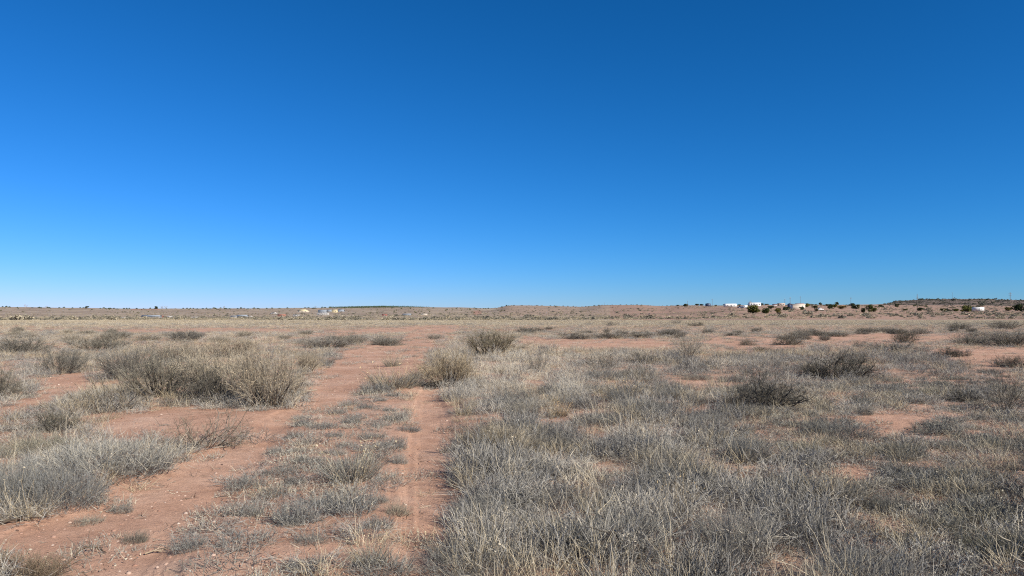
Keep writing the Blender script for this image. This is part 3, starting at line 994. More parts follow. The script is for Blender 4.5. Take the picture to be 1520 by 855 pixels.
P_('tan', 728, 527, 104, 46, 'wide dark olive-brown shrub standing behind the golden-tipped shrub', (.74, .70, .58))
P_('tuft', 522, 710, 92, 54, 'tall bunch-grass tuft with pale stalks in the grassy strip', (.95, .95, .92))
P_('clump', 443, 775, 76, 44, 'domed grey grass clump in the grassy strip below the tall tuft', (.92, .95, 1))
P_('clump', 520, 760, 90, 40, 'pair-wide grey grass clump in the middle of the grassy strip', (.85, .88, .94))
P_('tuft', 550, 842, 70, 44, 'dense yellowish tuft at the near end of the grassy strip', (.95, .94, .85))
P_('clump', 590, 760, 40, 22, 'straw-coloured clump at the rut edge of the grassy strip', YL)
P_('tuft', 664, 822, 60, 40, 'straw tuft at the edge where tall grey grass meets the rut', W_)
# beyond the dense grass
P_('thin', 800, 553, 48, 38, 'thin grey bush with a dark foot behind the silvery grass patch', DK)
P_('thin', 893, 556, 82, 46, 'see-through twiggy bush rising from the grey grass', (.85, .82, .78))
P_('thin', 1022, 532, 56, 44, 'see-through twiggy bush at the end of the far red strip', (.9, .88, .84))
P_('dark', 950, 538, 56, 20, 'flat dark shrub between the two see-through bushes', (.9, .9, .9))
P_('dark', 1135, 606, 132, 66, 'broad black-stemmed bush with arching twigs in the grey grass', (.8, .8, .8))
P_('dark', 1090, 612, 52, 34, 'dark brown twigs added as the shaded side of the black-stemmed bush', (.62, .58, .54))  # shaded side of the bush above, put in as darker tinted twigs
P_('dark', 1248, 560, 130, 48, 'wide low bush with a black shaded side among pale grass', (.85, .85, .82))
P_('dark', 1205, 558, 60, 26, 'near-black twigs put in for the shaded side of the wide low bush', (.5, .5, .5))  # black tint stands for the shade on the wide bush
P_('tuft', 925, 592, 50, 28, 'brown bunch-grass tuft standing in the grey grass', (.95, .85, .72))
P_('tuft', 1000, 592, 34, 20, 'small dusky tuft beside the brown bunch-grass tuft', (.75, .75, .72))
P_('tuft', 830, 618, 40, 26, 'orange-tan tuft in the middle of the dense grey grass', (1.2, 1.0, .74))
P_('tan', 745, 672, 140, 54, 'pinkish-tan airy shrub sunk in the dense grey grass near the rut', (1.05, .98, .86))
P_('tuft', 1008, 762, 56, 56, 'brown tuft over a dark hollow in the near dense grass', (.9, .8, .66))
P_('sprawl', 1000, 870, 190, 52, 'dead dark bush lying at the bottom edge in the dense grass', (.62, .6, .58))
P_('mound', 1290, 880, 190, 92, 'big rounded grey bush at the bottom edge, dark inside', (.78, .8, .84))
P_('mound', 1200, 800, 80, 50, 'dark-centred grey bush just above the big rounded one', (.78, .8, .82))
P_('dark', 1140, 730, 70, 40, 'dark low bush half lost in near grey grass', (.7, .7, .68))
P_('tuft', 1240, 750, 66, 50, 'straw-yellow tuft with a black hollow beside sparse red ground', YL)
P_('mound', 1320, 758, 72, 36, 'low dark grey bush beside the straw-yellow tuft', (.7, .72, .72))
P_('mound', 1410, 712, 76, 28, 'low grey bush on sparse red ground, dark on its shaded side', (.78, .8, .8))
P_('mound', 1435, 738, 70, 22, 'flat grey bush in front of another on the sparse red ground', (.8, .82, .8))
P_('mound', 1240, 646, 120, 34, 'flat grey bush with a black notch beside the sparse red ground', (.75, .77, .78))
P_('mound', 1405, 790, 80, 28, 'dark flat bush beyond the big rounded grey one', (.66, .68, .66))
P_('mound', 1340, 672, 70, 22, 'dusky flat bush at the top of the sparse red ground', (.72, .73, .7))
P_('mound', 1480, 820, 110, 46, 'yellowish-grey bush in the bottom corner of the sparse ground', (.9, .9, .76))
P_('thin', 1492, 612, 82, 66, 'dark twiggy bush by the frame edge with straw grass around it', (.6, .58, .54))
P_('dark', 1430, 596, 70, 24, 'dark flat bush among pale grass short of the twiggy edge bush', (.75, .75, .72))
P_('dark', 1170, 512, 56, 20, 'small dark shrub beside the far red strip', (.85, .83, .8))
P_('thin', 1275, 517, 26, 18, 'spindly little shrub behind the wide shaded bush', (.85, .83, .8))
P_('dark', 1340, 508, 50, 24, 'dusky round shrub on the edge of the far red patch', (1, .98, .92))
P_('grey', 1325, 522, 90, 20, 'low blue-grey shrub strip in front of the dusky round shrub', (.95, .98, 1))
P_('dark', 1410, 529, 60, 18, 'dark low shrub with straw fringe on the far red soil', (.85, .85, .8))
P_('grey', 1440, 512, 60, 24, 'grey shrub between two red patches far out', (.92, .93, .9))
P_('grey', 1500, 514, 80, 34, 'bulky grey shrub at the frame edge far out on the plain', (.95, .95, .9))
P_('grey', 1425, 489, 40, 15, 'small grey shrub in front of the straw belt near the frame edge', (.95, .95, .9))
P_('grey', 1490, 488, 50, 16, 'grey shrub fringe under the straw belt at the frame edge', (.95, .95, .9))
P_('dark', 1500, 545, 60, 24, 'dark shrub on red soil at the frame edge behind the twiggy one', (.9, .9, .86))
P_('dark', 905, 502, 60, 11, 'dark flat shrub in the middle of the dark row beyond the red strip', (.8, .78, .76))
P_('dark', 945, 501, 50, 10, 'dark flat shrub at the end of the dark row beyond the red strip', (.75, .73, .7))
P_('dark', 860, 503, 60, 10, 'flat grey shrub at the start of the dark row beyond the red strip', (.95, .93, .9))
P_('dark', 990, 499, 60, 11, 'flat shrub standing apart past the dark row', (.9, .9, .88))
P_('thin', 906, 484, 20, 9, 'tiny twiggy shrub in the straw belt above the dark row', (.8, .8, .78))
P_('dark', 1028, 484, 20, 7, 'tiny dark shrub in the straw belt, wider of a close pair', (.9, .9, .88))
P_('dark', 1040, 484, 14, 8, 'tiny dark shrub in the straw belt, narrower of a close pair', (.85, .85, .82))
P_('thin', 1005, 481, 16, 8, 'tiny dark shrub set back in the straw belt', (.8, .8, .78))
P_('dark', 800, 492, 26, 8, 'little dark shrub past the dark olive-brown one', (.9, .9, .86))
P_('dark', 815, 489, 18, 6, 'least of the little dark shrubs past the olive-brown one', (.9, .9, .86))
P_('dark', 1110, 512, 34, 12, 'flat dusky shrub on the far red patch in the middle distance', (.9, .9, .86))
P_('dark', 1130, 522, 30, 10, 'flat dark mat on the near lip of the far red patch', (.75, .75, .72))
P_('dark', 1220, 499, 40, 10, 'dark dot of shrub behind the far red patch, under the straw belt', (.85, .85, .82))
P_('dark', 1278, 495, 22, 8, 'dark small shrub just under the straw belt above the far red patch', (.75, .75, .72))

# short clumps that dot the strip between the ruts and the sparse ground
rng = rng_of(301)
def many(kind, poly, n, wr, hr, label, group, tints, seed):
    rng = rng_of(seed); got = []
    xs = [p[0] for p in poly]; ys = [p[1] for p in poly]
    tries = 0
    while len(got) < n and tries < 6000:
        tries += 1
        px = rng.uniform(min(xs), max(xs)); inv = rng.uniform(1 / (min(max(ys), 860) - HOR), 1 / (min(ys) - HOR))
        row = HOR + 1 / inv
        if row > 858 or not bool(in_poly(np.array([px]), np.array([row]), poly)[0]): continue
        x, D = near(px, row)
        if D > 60 or any((x - a) ** 2 + (D - b) ** 2 < (.018 * D + .25) ** 2 for a, b in got): continue
        got.append((x, D))
        w = rng.uniform(*wr) * F / D; h = rng.uniform(*hr) * F / D
        place(kind, px, row, w, h, label, tints[int(rng.integers(len(tints)))], group)
many('clump', MEDIAN, 40, (.2, .5), (.07, .15), 'low grey grass clump, one of many on the strip between the ruts', 'grass clumps between the ruts', [(.85, .88, .93), (.92, .95, 1), (.8, .82, .85)], 302)
many('clump', SPARSE, 75, (.25, .7), (.08, .18), 'low dark grey clump, one of many dotting the sparse red ground', 'clumps on the sparse ground', [(.7, .71, .7), (.82, .83, .8), (.95, .94, .85)], 303)
many('mound', [(695, 858), (695, 640), (760, 560), (1100, 560), (1180, 690), (1300, 790), (1420, 858)], 34, (.45, 1.1), (.2, .36), 'grey bush added for its dark hollow, one of many in the dense grass', 'dark hollow bushes in the dense grass', [(.72, .74, .76), (.85, .87, .9), (.78, .76, .72), (.98, .98, .98)], 306)  # grass puffs added with dark tints for the shadow gaps between them
many('grey', [(20, 512), (620, 512), (620, 484), (20, 484)], 22, (.8, 2.2), (.35, .7), 'small dim shrub, one of many in the brush strip short of the straw belt', 'shrubs in the far brush strip', [(1.1, 1.08, 1), (1.35, 1.3, 1.18)], 304)
many('grey', [(760, 500), (1520, 512), (1520, 486), (760, 484)], 34, (.7, 2.2), (.3, .65), 'small dim shrub, one of many scattered about the far red patches', 'shrubs about the far red patches', [(1, 1, .95), (.8, .8, .76), (1.1, 1.05, 1)], 305)

# ------------------------------------------------------------------ stones and dead wood
def stone(px, row, wpx, label, col):
    x, D = near(px, row); rng = rng_of(int(px + row)); w = wpx * D / F
    a = pebble_var(int(px)); V, Qs, T = a.arr()
    V = V * np.array([.5, .35, .32]) * w
    o = ob('stone', mk('stone', V, [Qs], plain('stone %d' % px, col, .9, var=.2, scale=14), None, False), None, (x, D, tz(x, D) - .01))
    tag(o, label, 'stone')
stone(1514, 703, 22, 'pale orange stone on the sparse red ground at the frame edge', (.50, .33, .23))
stone(1284, 664, 6, 'tiny pale stone on the red soil beside the flat bush', (.6, .5, .42))
stone(570, 723, 5, 'tiny white stone under the tall tuft in the grassy strip', (.62, .55, .48))


def stick(pts, r, label, name='dead_branch', mat='wood', tint=(1, 1, 1)):
    P = []
    for px, row, h in pts:
        x, D = near(px, row); P.append((x, D, tz(x, D) + h))
    P = np.array(P); base = P[0].copy(); P = (P - base)[None]
    rng = rng_of(int(pts[0][0])); B = Acc(); B.tubes(rng, P, r, .3, .8, .45, 6)
    c, d = kids(rng, P, 5, .3, .95, .6)
    P2 = grow(rng, c, d * np.array([1, 1, .35]), rng.uniform(.08, .22, len(c)), 3, .2, 0); P2[:, :, 2] = np.maximum(P2[:, :, 2], P[0, :, 2].min())
    rt = empty(name, tuple(base)); 
    o = ob('stem', B.mesh('stem', M[mat]), rt); o.color = (*tint, 1)
    B2 = Acc(); B2.tubes(rng, P2, r * .4, .3, .8, .4, 4); o = ob('twigs', B2.mesh('twigs', M[mat]), rt); o.color = (*tint, 1)
    tag(rt, label, 'dead branch')
stick([(430, 601, .0), (440, 598, .09), (452, 592, .14), (470, 589, .16)], .03, 'gnarled grey root at the foot of the tall tan-tipped shrub', 'dead_root', tint=(1.6, 1.5, 1.35))
stick([(195, 608, .02), (205, 602, .08), (216, 600, .1), (226, 603, .05)], .022, 'dark dead log lying in the low twiggy mound', 'dead_log', tint=(.5, .48, .45))
stick([(340, 606, .02), (372, 604, .03), (402, 603, .03), (422, 600, .02)], .012, 'thin dark dead branch along the foot of the thicket', tint=(.5, .45, .42))
stick([(268, 668, .02), (280, 664, .03), (292, 663, .03), (300, 660, .08)], .012, 'dark bent branch under the sprawled dead bush', tint=(.5, .45, .4))
stick([(0, 783, .01), (14, 780, .03), (26, 778, .03), (36, 775, .02)], .012, 'short dark branch on red soil under the edge bush', tint=(.5, .45, .4))
stick([(112, 824, .02), (126, 817, .04), (142, 815, .03), (158, 818, .01)], .008, 'thin curved twig beside the dark brittle corner bush', tint=(.8, .7, .6))
stick([(215, 820, .01), (228, 817, .02), (240, 816, .01)], .007, 'pale short twig lying alone in the wheel rut', tint=(2.0, 1.8, 1.5))
stick([(870, 845, .02), (890, 838, .12), (910, 830, .2), (925, 836, .1)], .014, 'dark dead branch in the near dense grass at the bottom edge', tint=(.45, .43, .42))
stick([(868, 805, .05), (885, 795, .16), (905, 788, .22), (912, 783, .26)], .0028, 'long pale stalk bent across the dense grass', mat='straw')

# ------------------------------------------------------------------ junipers and distant trees
def juniper_mesh(seed, n=2600, lobes=9, low=.12):
    rng = rng_of(seed); C = Acc()
    ctr = np.c_[rng.uniform(-.3, .3, lobes), rng.uniform(-.3, .3, lobes), rng.uniform(.2, .72, lobes)]
    rr = rng.uniform(.16, .30, lobes) * (1.15 - ctr[:, 2] * .5)
    i = rng.integers(0, lobes, n)
    d = norm(rng.normal(0, 1, (n, 3)))
    P = ctr[i] + d * (rr[i] * rng.uniform(.45, 1.08, n) ** .6)[:, None]
    P[:, 2] = np.maximum(P[:, 2], low * rng.uniform(.5, 1.5, n))
    lt = rng.uniform(0, .5, lobes)[i]
    a = norm(rng.normal(0, 1, (n, 3))); b = norm(np.cross(a, rng.normal(0, 1, (n, 3)))); s = rng.uniform(.02, .055, n)[:, None]
    V = np.stack([P - a * s, P - b * s * .7, P + a * s, P + b * s * .7], 1).reshape(-1, 3)
    C.add((V, np.arange(n * 4).reshape(-1, 4)), np.repeat(lt + rng.uniform(0, .5, n), 4))
    T = Acc()
    p = np.c_[rng.normal(0, .03, 5), rng.normal(0, .03, 5), np.zeros(5)]
    T.tubes(rng, grow(rng, p, np.c_[rng.normal(0, .5, (5, 2)), np.ones(5)], rng.uniform(.4, .65, 5), 5, .15, .05), .035, .2, .8, .3, 6)
    return [('trunk', T.mesh('trunk', M['bark'])), ('crown', C.mesh('crown', M['juniper']))]
JUN = [juniper_mesh(701 + k) for k in range(5)]
jn_i = [0]


def juniper(px, base, wpx, hpx, label, tint=(1, 1, 1), group=None, D=None):
    x, D = far(px, base, D)
    w, h = wpx * 1.15 * D / F, hpx * 1.12 * D / F
    rt = empty('juniper_tree', (x, D, tz(x, D) - .05), float(RNG.uniform(0, 6.28)))
    rt.scale = (w, w, h * 1.05)
    for nm, me in JUN[jn_i[0] % 5]:
        o = ob(nm, me, rt); o.color = (*tint, 1)
    jn_i[0] += 1
    return tag(rt, label, 'juniper', group)


OL = (1.7, 1.45, 1.0); BR = (2.2, 1.7, 1.3); DG = (.85, .9, .9)
juniper(1118, 465, 21, 13.5, 'big round olive juniper in front of the white mobile home', OL)
juniper(1136, 465.5, 11, 9.5, 'round juniper just beside the big one in front of the mobile home', OL)
juniper(1156, 466, 11, 9, 'yellowish juniper standing forward between the mobile home and the tank', BR)
juniper(1144.5, 458.5, 9, 4.5, 'low dark juniper behind the yellowish one', DG)
juniper(1167.5, 460.5, 9.5, 6.5, 'dark round juniper in front of the dark water tank', DG)
juniper(1190, 460, 8.5, 5.5, 'small juniper in front of the cream metal building', (1, 1, 1))
juniper(1197.5, 455.5, 7, 6.5, 'upright juniper behind the end of the cream metal building', OL)
juniper(1209, 458.2, 8.5, 5, 'low dark juniper behind the parked white truck', DG)
juniper(1212, 462.3, 6.5, 3.6, 'small dark bushy juniper in front of the parked white truck', DG)
juniper(1218, 453, 4.5, 4.3, 'tiny juniper on the skyline above the parked white truck', DG)
juniper(1231, 458.5, 11, 8, 'dark juniper at the front of a close group of three', DG)
juniper(1238.5, 456.2, 7, 6, 'middle juniper of the close group of three', OL)
juniper(1242, 453.5, 5.5, 4.8, 'hindmost juniper of the close group of three, on the skyline', DG)
juniper(1250, 459, 12, 5, 'brownish low juniper between two green ones', (2.3, 1.5, 1.2))
juniper(1264, 454.3, 8, 5, 'grey-green juniper under the faint pole, beside the white dome', DG)
juniper(1271, 458.2, 11.5, 7.5, 'round juniper in front of the white dome', (1, 1, 1))
juniper(1281, 464.2, 6, 8, 'narrow nearly black juniper against the yellowish one', (.4, .45, .4))
juniper(1290, 463, 11, 11, 'tall yellowish-green juniper of the clump on red ground', OL)
juniper(1297.5, 463, 9, 6.5, 'tan-tipped low juniper at the end of the clump on red ground', BR)
juniper(1308, 455.8, 7, 4, 'small grey juniper under the mesa end', DG)
juniper(1332, 456, 6.5, 5.5, 'dark juniper at the foot of the mesa end', DG)
juniper(1344, 461.3, 6.5, 3.4, 'small round juniper out on the flat before the first pole', DG)
juniper(1367, 461.6, 10, 5, 'low dark juniper on the flat just past the pole foot', DG)
juniper(1400, 462.2, 9, 4.4, 'brown-green low juniper, first of a row of three', OL)
juniper(1407.5, 462.2, 8, 4, 'dark low juniper, second of a row of three', DG)
juniper(1418, 462.2, 10, 4.6, 'pale olive low juniper, third of a row of three', OL)
juniper(1435, 463.2, 13, 11.5, 'tall juniper right against the white box trailer', (1.2, 1.2, .9))
juniper(1429, 463.2, 7, 4, 'brown low bush at the foot of the tall juniper by the trailer', BR)
juniper(1497, 462, 12, 5.5, 'brownish low juniper beside the big dark one at the frame edge', (2.4, 1.6, 1.2))
juniper(1515, 462.5, 17, 12, 'big dark juniper at the frame edge', (.7, .75, .65))
juniper(1018, 454.5, 8, 4.3, 'dark round juniper alone on the red rise', DG)
juniper(1035, 454, 6, 3, 'small juniper on the red rise before the dark tank', DG)
juniper(1042, 454, 7, 2.4, 'low juniper against the dark tank on the red rise', DG)
juniper(1062.5, 454.3, 3.5, 2.2, 'tiny juniper between the dark tank and the camper', DG)
juniper(1006, 454.5, 4, 2.2, 'tiny juniper at the low end of the red rise', DG)
juniper(1075, 454.5, 4, 3, 'tiny dark juniper at the back corner of the camper', DG)
juniper(1097, 453.8, 5, 2.4, 'low juniper behind the dark pickup', DG)
juniper(1132, 452.6, 5, 2.8, 'grey juniper behind the end of the mobile home', DG)
juniper(1138, 452.6, 6, 2, 'low dark juniper on the skyline past the mobile home', DG)
juniper(129, 459.5, 4.6, 3.4, 'lone dark juniper standing up on the western skyline', DG, D=2150)
juniper(231.5, 461, 4.2, 4.6, 'dark tree at the end of the red cut bank on the skyline', DG, D=2050)

# bushes and trees that only show as dots: no parts
DOT = []
for k in range(4):
    rng = rng_of(760 + k); a = Acc(); nn = 160
    d = norm(rng.normal(0, 1, (nn, 3))); d[:, 2] = np.abs(d[:, 2])
    a.flecks(rng, d * rng.uniform(.25, .5, (nn, 1)) * np.array([1, 1, 1.7]), .12, 0, 1)
    DOT.append(a.mesh('distant_juniper', M['juniper']))


def dot(px, base, wpx, hpx, label, group, k, D=None, tint=(1, 1, 1)):
    x, D = far(px, base, D)
    o = ob('distant_juniper', DOT[k % 4], None, (x, D, tz(x, D) - .1))
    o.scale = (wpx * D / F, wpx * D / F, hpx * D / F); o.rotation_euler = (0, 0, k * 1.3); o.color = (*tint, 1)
    tag(o, label, 'juniper', group)


SK = [(4, 3), (9.5, 4), (14, 4), (26, 2.5), (48, 4), (58, 5), (60.5, 4), (71, 5), (73.5, 4), (88, 4), (95, 4), (107.5, 3), (119, 3), (124, 4), (149, 3.5), (154, 4), (157, 3), (162, 5), (164, 4), (169, 4), (174, 5), (184, 4), (188, 3.5),
      (192, 3), (203, 3.5), (213, 3), (223, 3), (247, 2), (272, 3), (277.5, 3), (282.5, 3), (287, 3), (293, 3.5), (301, 4), (306.5, 3), (312, 4), (317.5, 5), (320, 4), (327.5, 3.5), (335, 6), (340.5, 5), (353, 4), (358, 4), (368, 5), (377, 5),
      (383, 6), (396, 3.5), (404, 4), (415, 5), (426.5, 4), (453, 5), (458, 4), (466, 8), (478, 3), (482, 5), (490, 5)]
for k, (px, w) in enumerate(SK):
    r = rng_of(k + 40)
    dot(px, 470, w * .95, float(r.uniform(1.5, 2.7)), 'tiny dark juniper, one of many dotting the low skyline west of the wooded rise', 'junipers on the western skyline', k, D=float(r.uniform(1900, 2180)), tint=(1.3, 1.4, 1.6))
for k in range(16):
    r = rng_of(k + 140)
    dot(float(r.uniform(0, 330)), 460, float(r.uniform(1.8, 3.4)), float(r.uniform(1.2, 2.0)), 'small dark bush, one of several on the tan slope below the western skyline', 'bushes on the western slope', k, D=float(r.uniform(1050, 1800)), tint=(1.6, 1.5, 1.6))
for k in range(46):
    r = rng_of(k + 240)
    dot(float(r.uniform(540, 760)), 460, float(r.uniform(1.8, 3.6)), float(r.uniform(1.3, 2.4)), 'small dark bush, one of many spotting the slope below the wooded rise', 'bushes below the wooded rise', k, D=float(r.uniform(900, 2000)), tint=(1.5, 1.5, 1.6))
for k, px in enumerate([745, 752, 763, 775, 797, 817, 823, 836, 843, 851, 882, 921, 930, 937, 946, 990, 995]):
    r = rng_of(k + 340)
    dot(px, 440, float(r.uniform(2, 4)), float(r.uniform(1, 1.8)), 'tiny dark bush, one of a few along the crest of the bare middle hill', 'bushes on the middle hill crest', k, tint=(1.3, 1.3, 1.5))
for k, px in enumerate([1148, 1153, 1183, 1202, 1206, 1211, 1223, 1228, 1248, 1256, 1279, 1284, 1287, 1293, 1300, 1304, 1311]):
    r = rng_of(k + 440)
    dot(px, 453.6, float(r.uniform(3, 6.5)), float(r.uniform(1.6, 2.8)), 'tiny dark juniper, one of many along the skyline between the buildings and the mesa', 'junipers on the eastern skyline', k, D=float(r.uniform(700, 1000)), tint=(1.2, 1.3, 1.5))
for k in range(60):
    r = rng_of(k + 540)
    top = k < 26
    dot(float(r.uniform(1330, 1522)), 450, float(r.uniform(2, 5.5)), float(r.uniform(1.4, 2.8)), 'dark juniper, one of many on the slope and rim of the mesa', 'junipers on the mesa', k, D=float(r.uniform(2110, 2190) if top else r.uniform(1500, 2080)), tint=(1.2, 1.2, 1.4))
for k in range(20):
    r = rng_of(k + 640)
    dot(float(r.uniform(1355, 1500)), 455, float(r.uniform(4, 9)), float(r.uniform(1.5, 2.6)), 'low dark juniper, one of many in the line along the mesa foot', 'junipers at the mesa foot', k, D=float(r.uniform(760, 1250)), tint=(1.1, 1.1, 1.1))

# the wood that darkens the rise: one mass
rng = rng_of(770); a = Acc(); nn = 9000
Dw = rng.uniform(1950, 2250, nn); cw = 552 + rng.normal(0, 1, nn) * 38; cw = np.where((cw < 488) | (cw > 640), rng.uniform(495, 625, nn), cw)
tx = np.round(cw / 1.6 + rng.normal(0, .2, nn)) * 1.6; Dt = np.round(Dw / 22) * 22
xx = (tx - CX) / F * Dt + rng.normal(0, .9, nn); hh = (2.2 + 2.2 * _hash(np.round(tx / 1.6), np.round(Dt / 22), 5))
zz = terrain(xx, Dt) + rng.uniform(.1, 1, nn) * hh
a.flecks(rng, np.c_[xx, Dt + rng.normal(0, 1.2, nn), zz], .8, .1, .8)
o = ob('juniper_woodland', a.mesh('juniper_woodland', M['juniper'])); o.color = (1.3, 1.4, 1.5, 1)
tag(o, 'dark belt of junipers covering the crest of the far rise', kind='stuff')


def bare_tree(px, base, wpx, hpx, label, D):
    x, D = far(px, base, D); rng = rng_of(int(px * 3)); w, h = wpx * D / F, hpx * D / F
    rt = empty('bare_tree', (x, D, tz(x, D)))
    T = Acc(); P = grow(rng, np.zeros((3, 3)), np.c_[rng.normal(0, .35, (3, 2)), np.ones(3)], h * .75, 5, .1, .05); T.tubes(rng, P, h * .035, .2, .8, .35, 6)
    B = Acc(); c, d = kids(rng, P, 12, .35, 1, .55); P2 = grow(rng, c, d, rng.uniform(.2, .45, len(c)) * w, 4, .15, .05); B.ribs(rng, P2, h * .02, 0, 1)
    c, d = kids(rng, P2, 5, .3, 1, .5); B.ribs(rng, grow(rng, c, d, rng.uniform(.1, .2, len(c)) * w, 2, .2, .05), h * .012, 0, 1)
    ob('trunk', T.mesh('trunk', M['bare_wood']), rt); ob('crown', B.mesh('crown', M['bare_wood']), rt)
    tag(rt, label, 'tree')
bare_tree(38, 459, 5, 5.5, 'pale bare tree sticking up from the western skyline', 2000)
bare_tree(68, 459, 5, 3.6, 'low pale bare tree on the western skyline, east of the taller one', 2000)
bare_tree(241, 460.5, 6, 4.6, 'pale bare tree on the skyline nearest the red cut bank', 2050)
bare_tree(247, 460.5, 7, 4.4, 'pale spreading bare tree, outer one of two past the red cut bank', 2050)
bare_tree(332, 460, 5, 4.6, 'pale bare tree beside a clump of dark junipers on the skyline', 2050)
bare_tree(1114, 454, 8, 6, 'grey bare tree rising behind the white mobile home', 640)
bare_tree(468, 458, 4, 3.2, 'greyish bare treetop on the skyline above the yellow-roofed house', 2100)

# ------------------------------------------------------------------ buildings and vehicles far out
M['white'] = plain('white paint', (.68, .66, .62), .5, var=.08)
M['dull'] = plain('dusty pale paint', (.42, .385, .34), .7, var=.12)
M['cream'] = plain('cream panels', (.62, .53, .41), .5, var=.06)
M['tan_wall'] = plain('tan stucco', (.50, .38, .29), .85, var=.1)
M['grey_wall'] = plain('grey siding', (.25, .25, .25), .6, var=.1)
M['steel_roof'] = plain('weathered steel roof', (.25, .27, .285), .6, 0, var=.12)
M['red_roof'] = plain('rusty red roof', (.30, .12, .085), .7, var=.2)
M['yellow'] = plain('pale yellow roof', (.55, .45, .27), .6, var=.06)
M['dark_blue'] = plain('dark blue steel', (.045, .06, .10), .5, var=.2)
M['glass'] = plain('dark window glass', (.03, .035, .045), .15, var=.1)
M['tyre'] = plain('tyre rubber', (.03, .03, .03), .85, var=.2)
M['trim'] = plain('grey trim', (.30, .29, .28), .6)
M['pole_wood'] = plain('weathered pole', (.13, .105, .085), .9, var=.25)
M['insul'] = plain('pale insulator', (.62, .64, .66), .35)
M['orange'] = plain('faded orange steel', (.34, .155, .10), .65, var=.15)
M['brown_roof'] = plain('brown shingle roof', (.24, .15, .12), .85, var=.2)


def root_at(name, px, base, rz, D=None):
    x, D = far(px, base, D)
    return empty(name, (x, D, tz(x, D)), rz + math.atan2(-x, D) * 0), D


def win(rt, x, z, w, h, yf):
    o = MB().box(x, yf, z, w, .10, h).build('window_frame', M['trim'], rt)
    MB().box(x, yf - .045, z + .07, max(w - .14, .1), .05, h - .14).build('pane', M['glass'], o)


def building(name, label, px, base, wpx, hpx, wall, roof, kind='gable', wins=(), door=None, rise=.3, depth=.6, rz=0.0, D=None, cat='building'):
    rt, D = root_at(name, px, base, rz, D)
    w, h = wpx * D / F, hpx * D / F; d = w * depth
    hw = h * (1 - rise)
    MB().box(0, 0, -.6, w, d, hw + .6, bev=.03).build('wall', M[wall], rt)
    m = MB()
    if kind == 'gable': m.gable(w, d, hw + .003, h * rise)
    elif kind == 'hip': m.hip(w, d, hw + .003, h * rise)
    else: m.box(0, 0, hw + .003, w + .3, d + .3, h * rise, bev=.02)
    m.build('roof', M[roof], rt)
    for u in wins: win(rt, u * w, hw * .45, min(w * .12, 1.3), hw * .35, -d / 2 - .03)
    if door is not None:
        o = MB().box(door * w, -d / 2 - .03, .02, 1.0, .09, min(2.0, hw * .8)).build('door', M['trim'], rt)
        MB().box(door * w + .35, -d / 2 - .10, 1.0, .06, .06, .12).build('handle', M['insul'], o)
    tag(rt, label, cat); return rt


def wheel(rt, x, y, r, wd=.22):
    o = MB().cyl((x, y - wd / 2, r), (x, y + wd / 2, r), r, n=18).build('wheel', M['tyre'], rt)
    MB().cyl((x, y - wd / 2 - .015, r), (x, y + wd / 2 + .015, r), r * .55, n=14).build('rim', M['insul'], o)


def camper(label, px, base, wpx, hpx, rz, col='white', n_win=3, box=False, D=None, name='travel_trailer', cat='trailer'):
    rt, D = root_at(name, px, base, rz, D)
    w, h = wpx * D / F, hpx * D / F; d = 2.4; g = h * .17
    L = w / 2
    if box: prof = [(-L, g), (L, g), (L, h - .1), (L - .1, h), (-L + .1, h), (-L, h - .1)]
    else: prof = [(-L, g + .25), (-L + .35, g), (L, g), (L, h - .12), (L - .15, h), (-L + .55, h), (-L + .12, h - .35)]
    MB().prism(prof, -d / 2, d / 2).build('body', M[col], rt)
    MB().box(0, 0, h + .003, w * .9, d * .9, .06, bev=.01).build('roof_cap', M['trim'], rt)
    MB().box(0, -d / 2 - .012, h * .36, w * .96, .02, h * .035).build('side_stripe', M['trim'], rt)
    for k in range(n_win):
        u = (k + .5) / n_win - .5
        win(rt, u * w * .82, h * .52, w * (.06 if box else .09), h * (.14 if box else .2), -d / 2 - .02)
    o = MB().box(w * .06, -d / 2 - .02, g + .08, .75, .05, h * .62).build('door', M['trim'], rt)
    for sx in (-.1, .1):
        for sy in (-1, 1): wheel(rt, sx * 4 + w * .1, sy * (d / 2 - .2), g * .95 + .05)
    MB().box(-L - .5, 0, g * .8, 1.2, .12, .12).build('tow_bar', M['trim'], rt)
    return tag(rt, label, cat)


camper('white travel trailer with dark windows standing at the brow of the red rise', 1084, 456, 18, 5.2, .12)
camper('white box trailer on the flat, close against a tall juniper', 1451, 462.4, 16.5, 6.2, .05, box=True, n_win=3, name='box_trailer')
building('mobile_home', 'long white mobile home behind the big olive juniper', 1120, 454.2, 17, 5, 'white', 'white', 'flat', (-.33, -.12, .15, .36), .0, .12, .35, .06, cat='mobile home')
building('metal_building', 'cream metal building with blind walls beside the dark water tank', 1184.5, 458.2, 18, 7.2, 'cream', 'cream', 'gable', (), .3, .16, .5, -.05, cat='metal building')
building('house', 'house with a reddish roof showing above the cream metal building', 1187, 452.6, 12, 3.2, 'tan_wall', 'red_roof', 'gable', (-.2, .2), None, .5, .6, 0, 760, cat='house')
building('house', 'pinkish tan house on the brow between two bare poles', 1159.5, 453.6, 9, 3.6, 'tan_wall', 'tan_wall', 'gable', (-.25, .25), 0, .3, .7, .1, 640, cat='house')
building('house', 'low white house next to the pinkish tan one', 1151, 453.5, 7, 2.4, 'white', 'brown_roof', 'gable', (-.2, .2), None, .35, .7, 0, 640, cat='house')
building('house', 'yellow-roofed house on the far slope below the western junipers', 450, 463.6, 16, 4.8, 'cream', 'yellow', 'hip', (-.3, 0, .3), None, .62, .7, 0, cat='house')
building('house', 'small pale yellow house between two blue-grey roofs', 497, 464, 8, 4.2, 'yellow', 'yellow', 'gable', (-.25, .25), None, .35, .7, 0, cat='house')
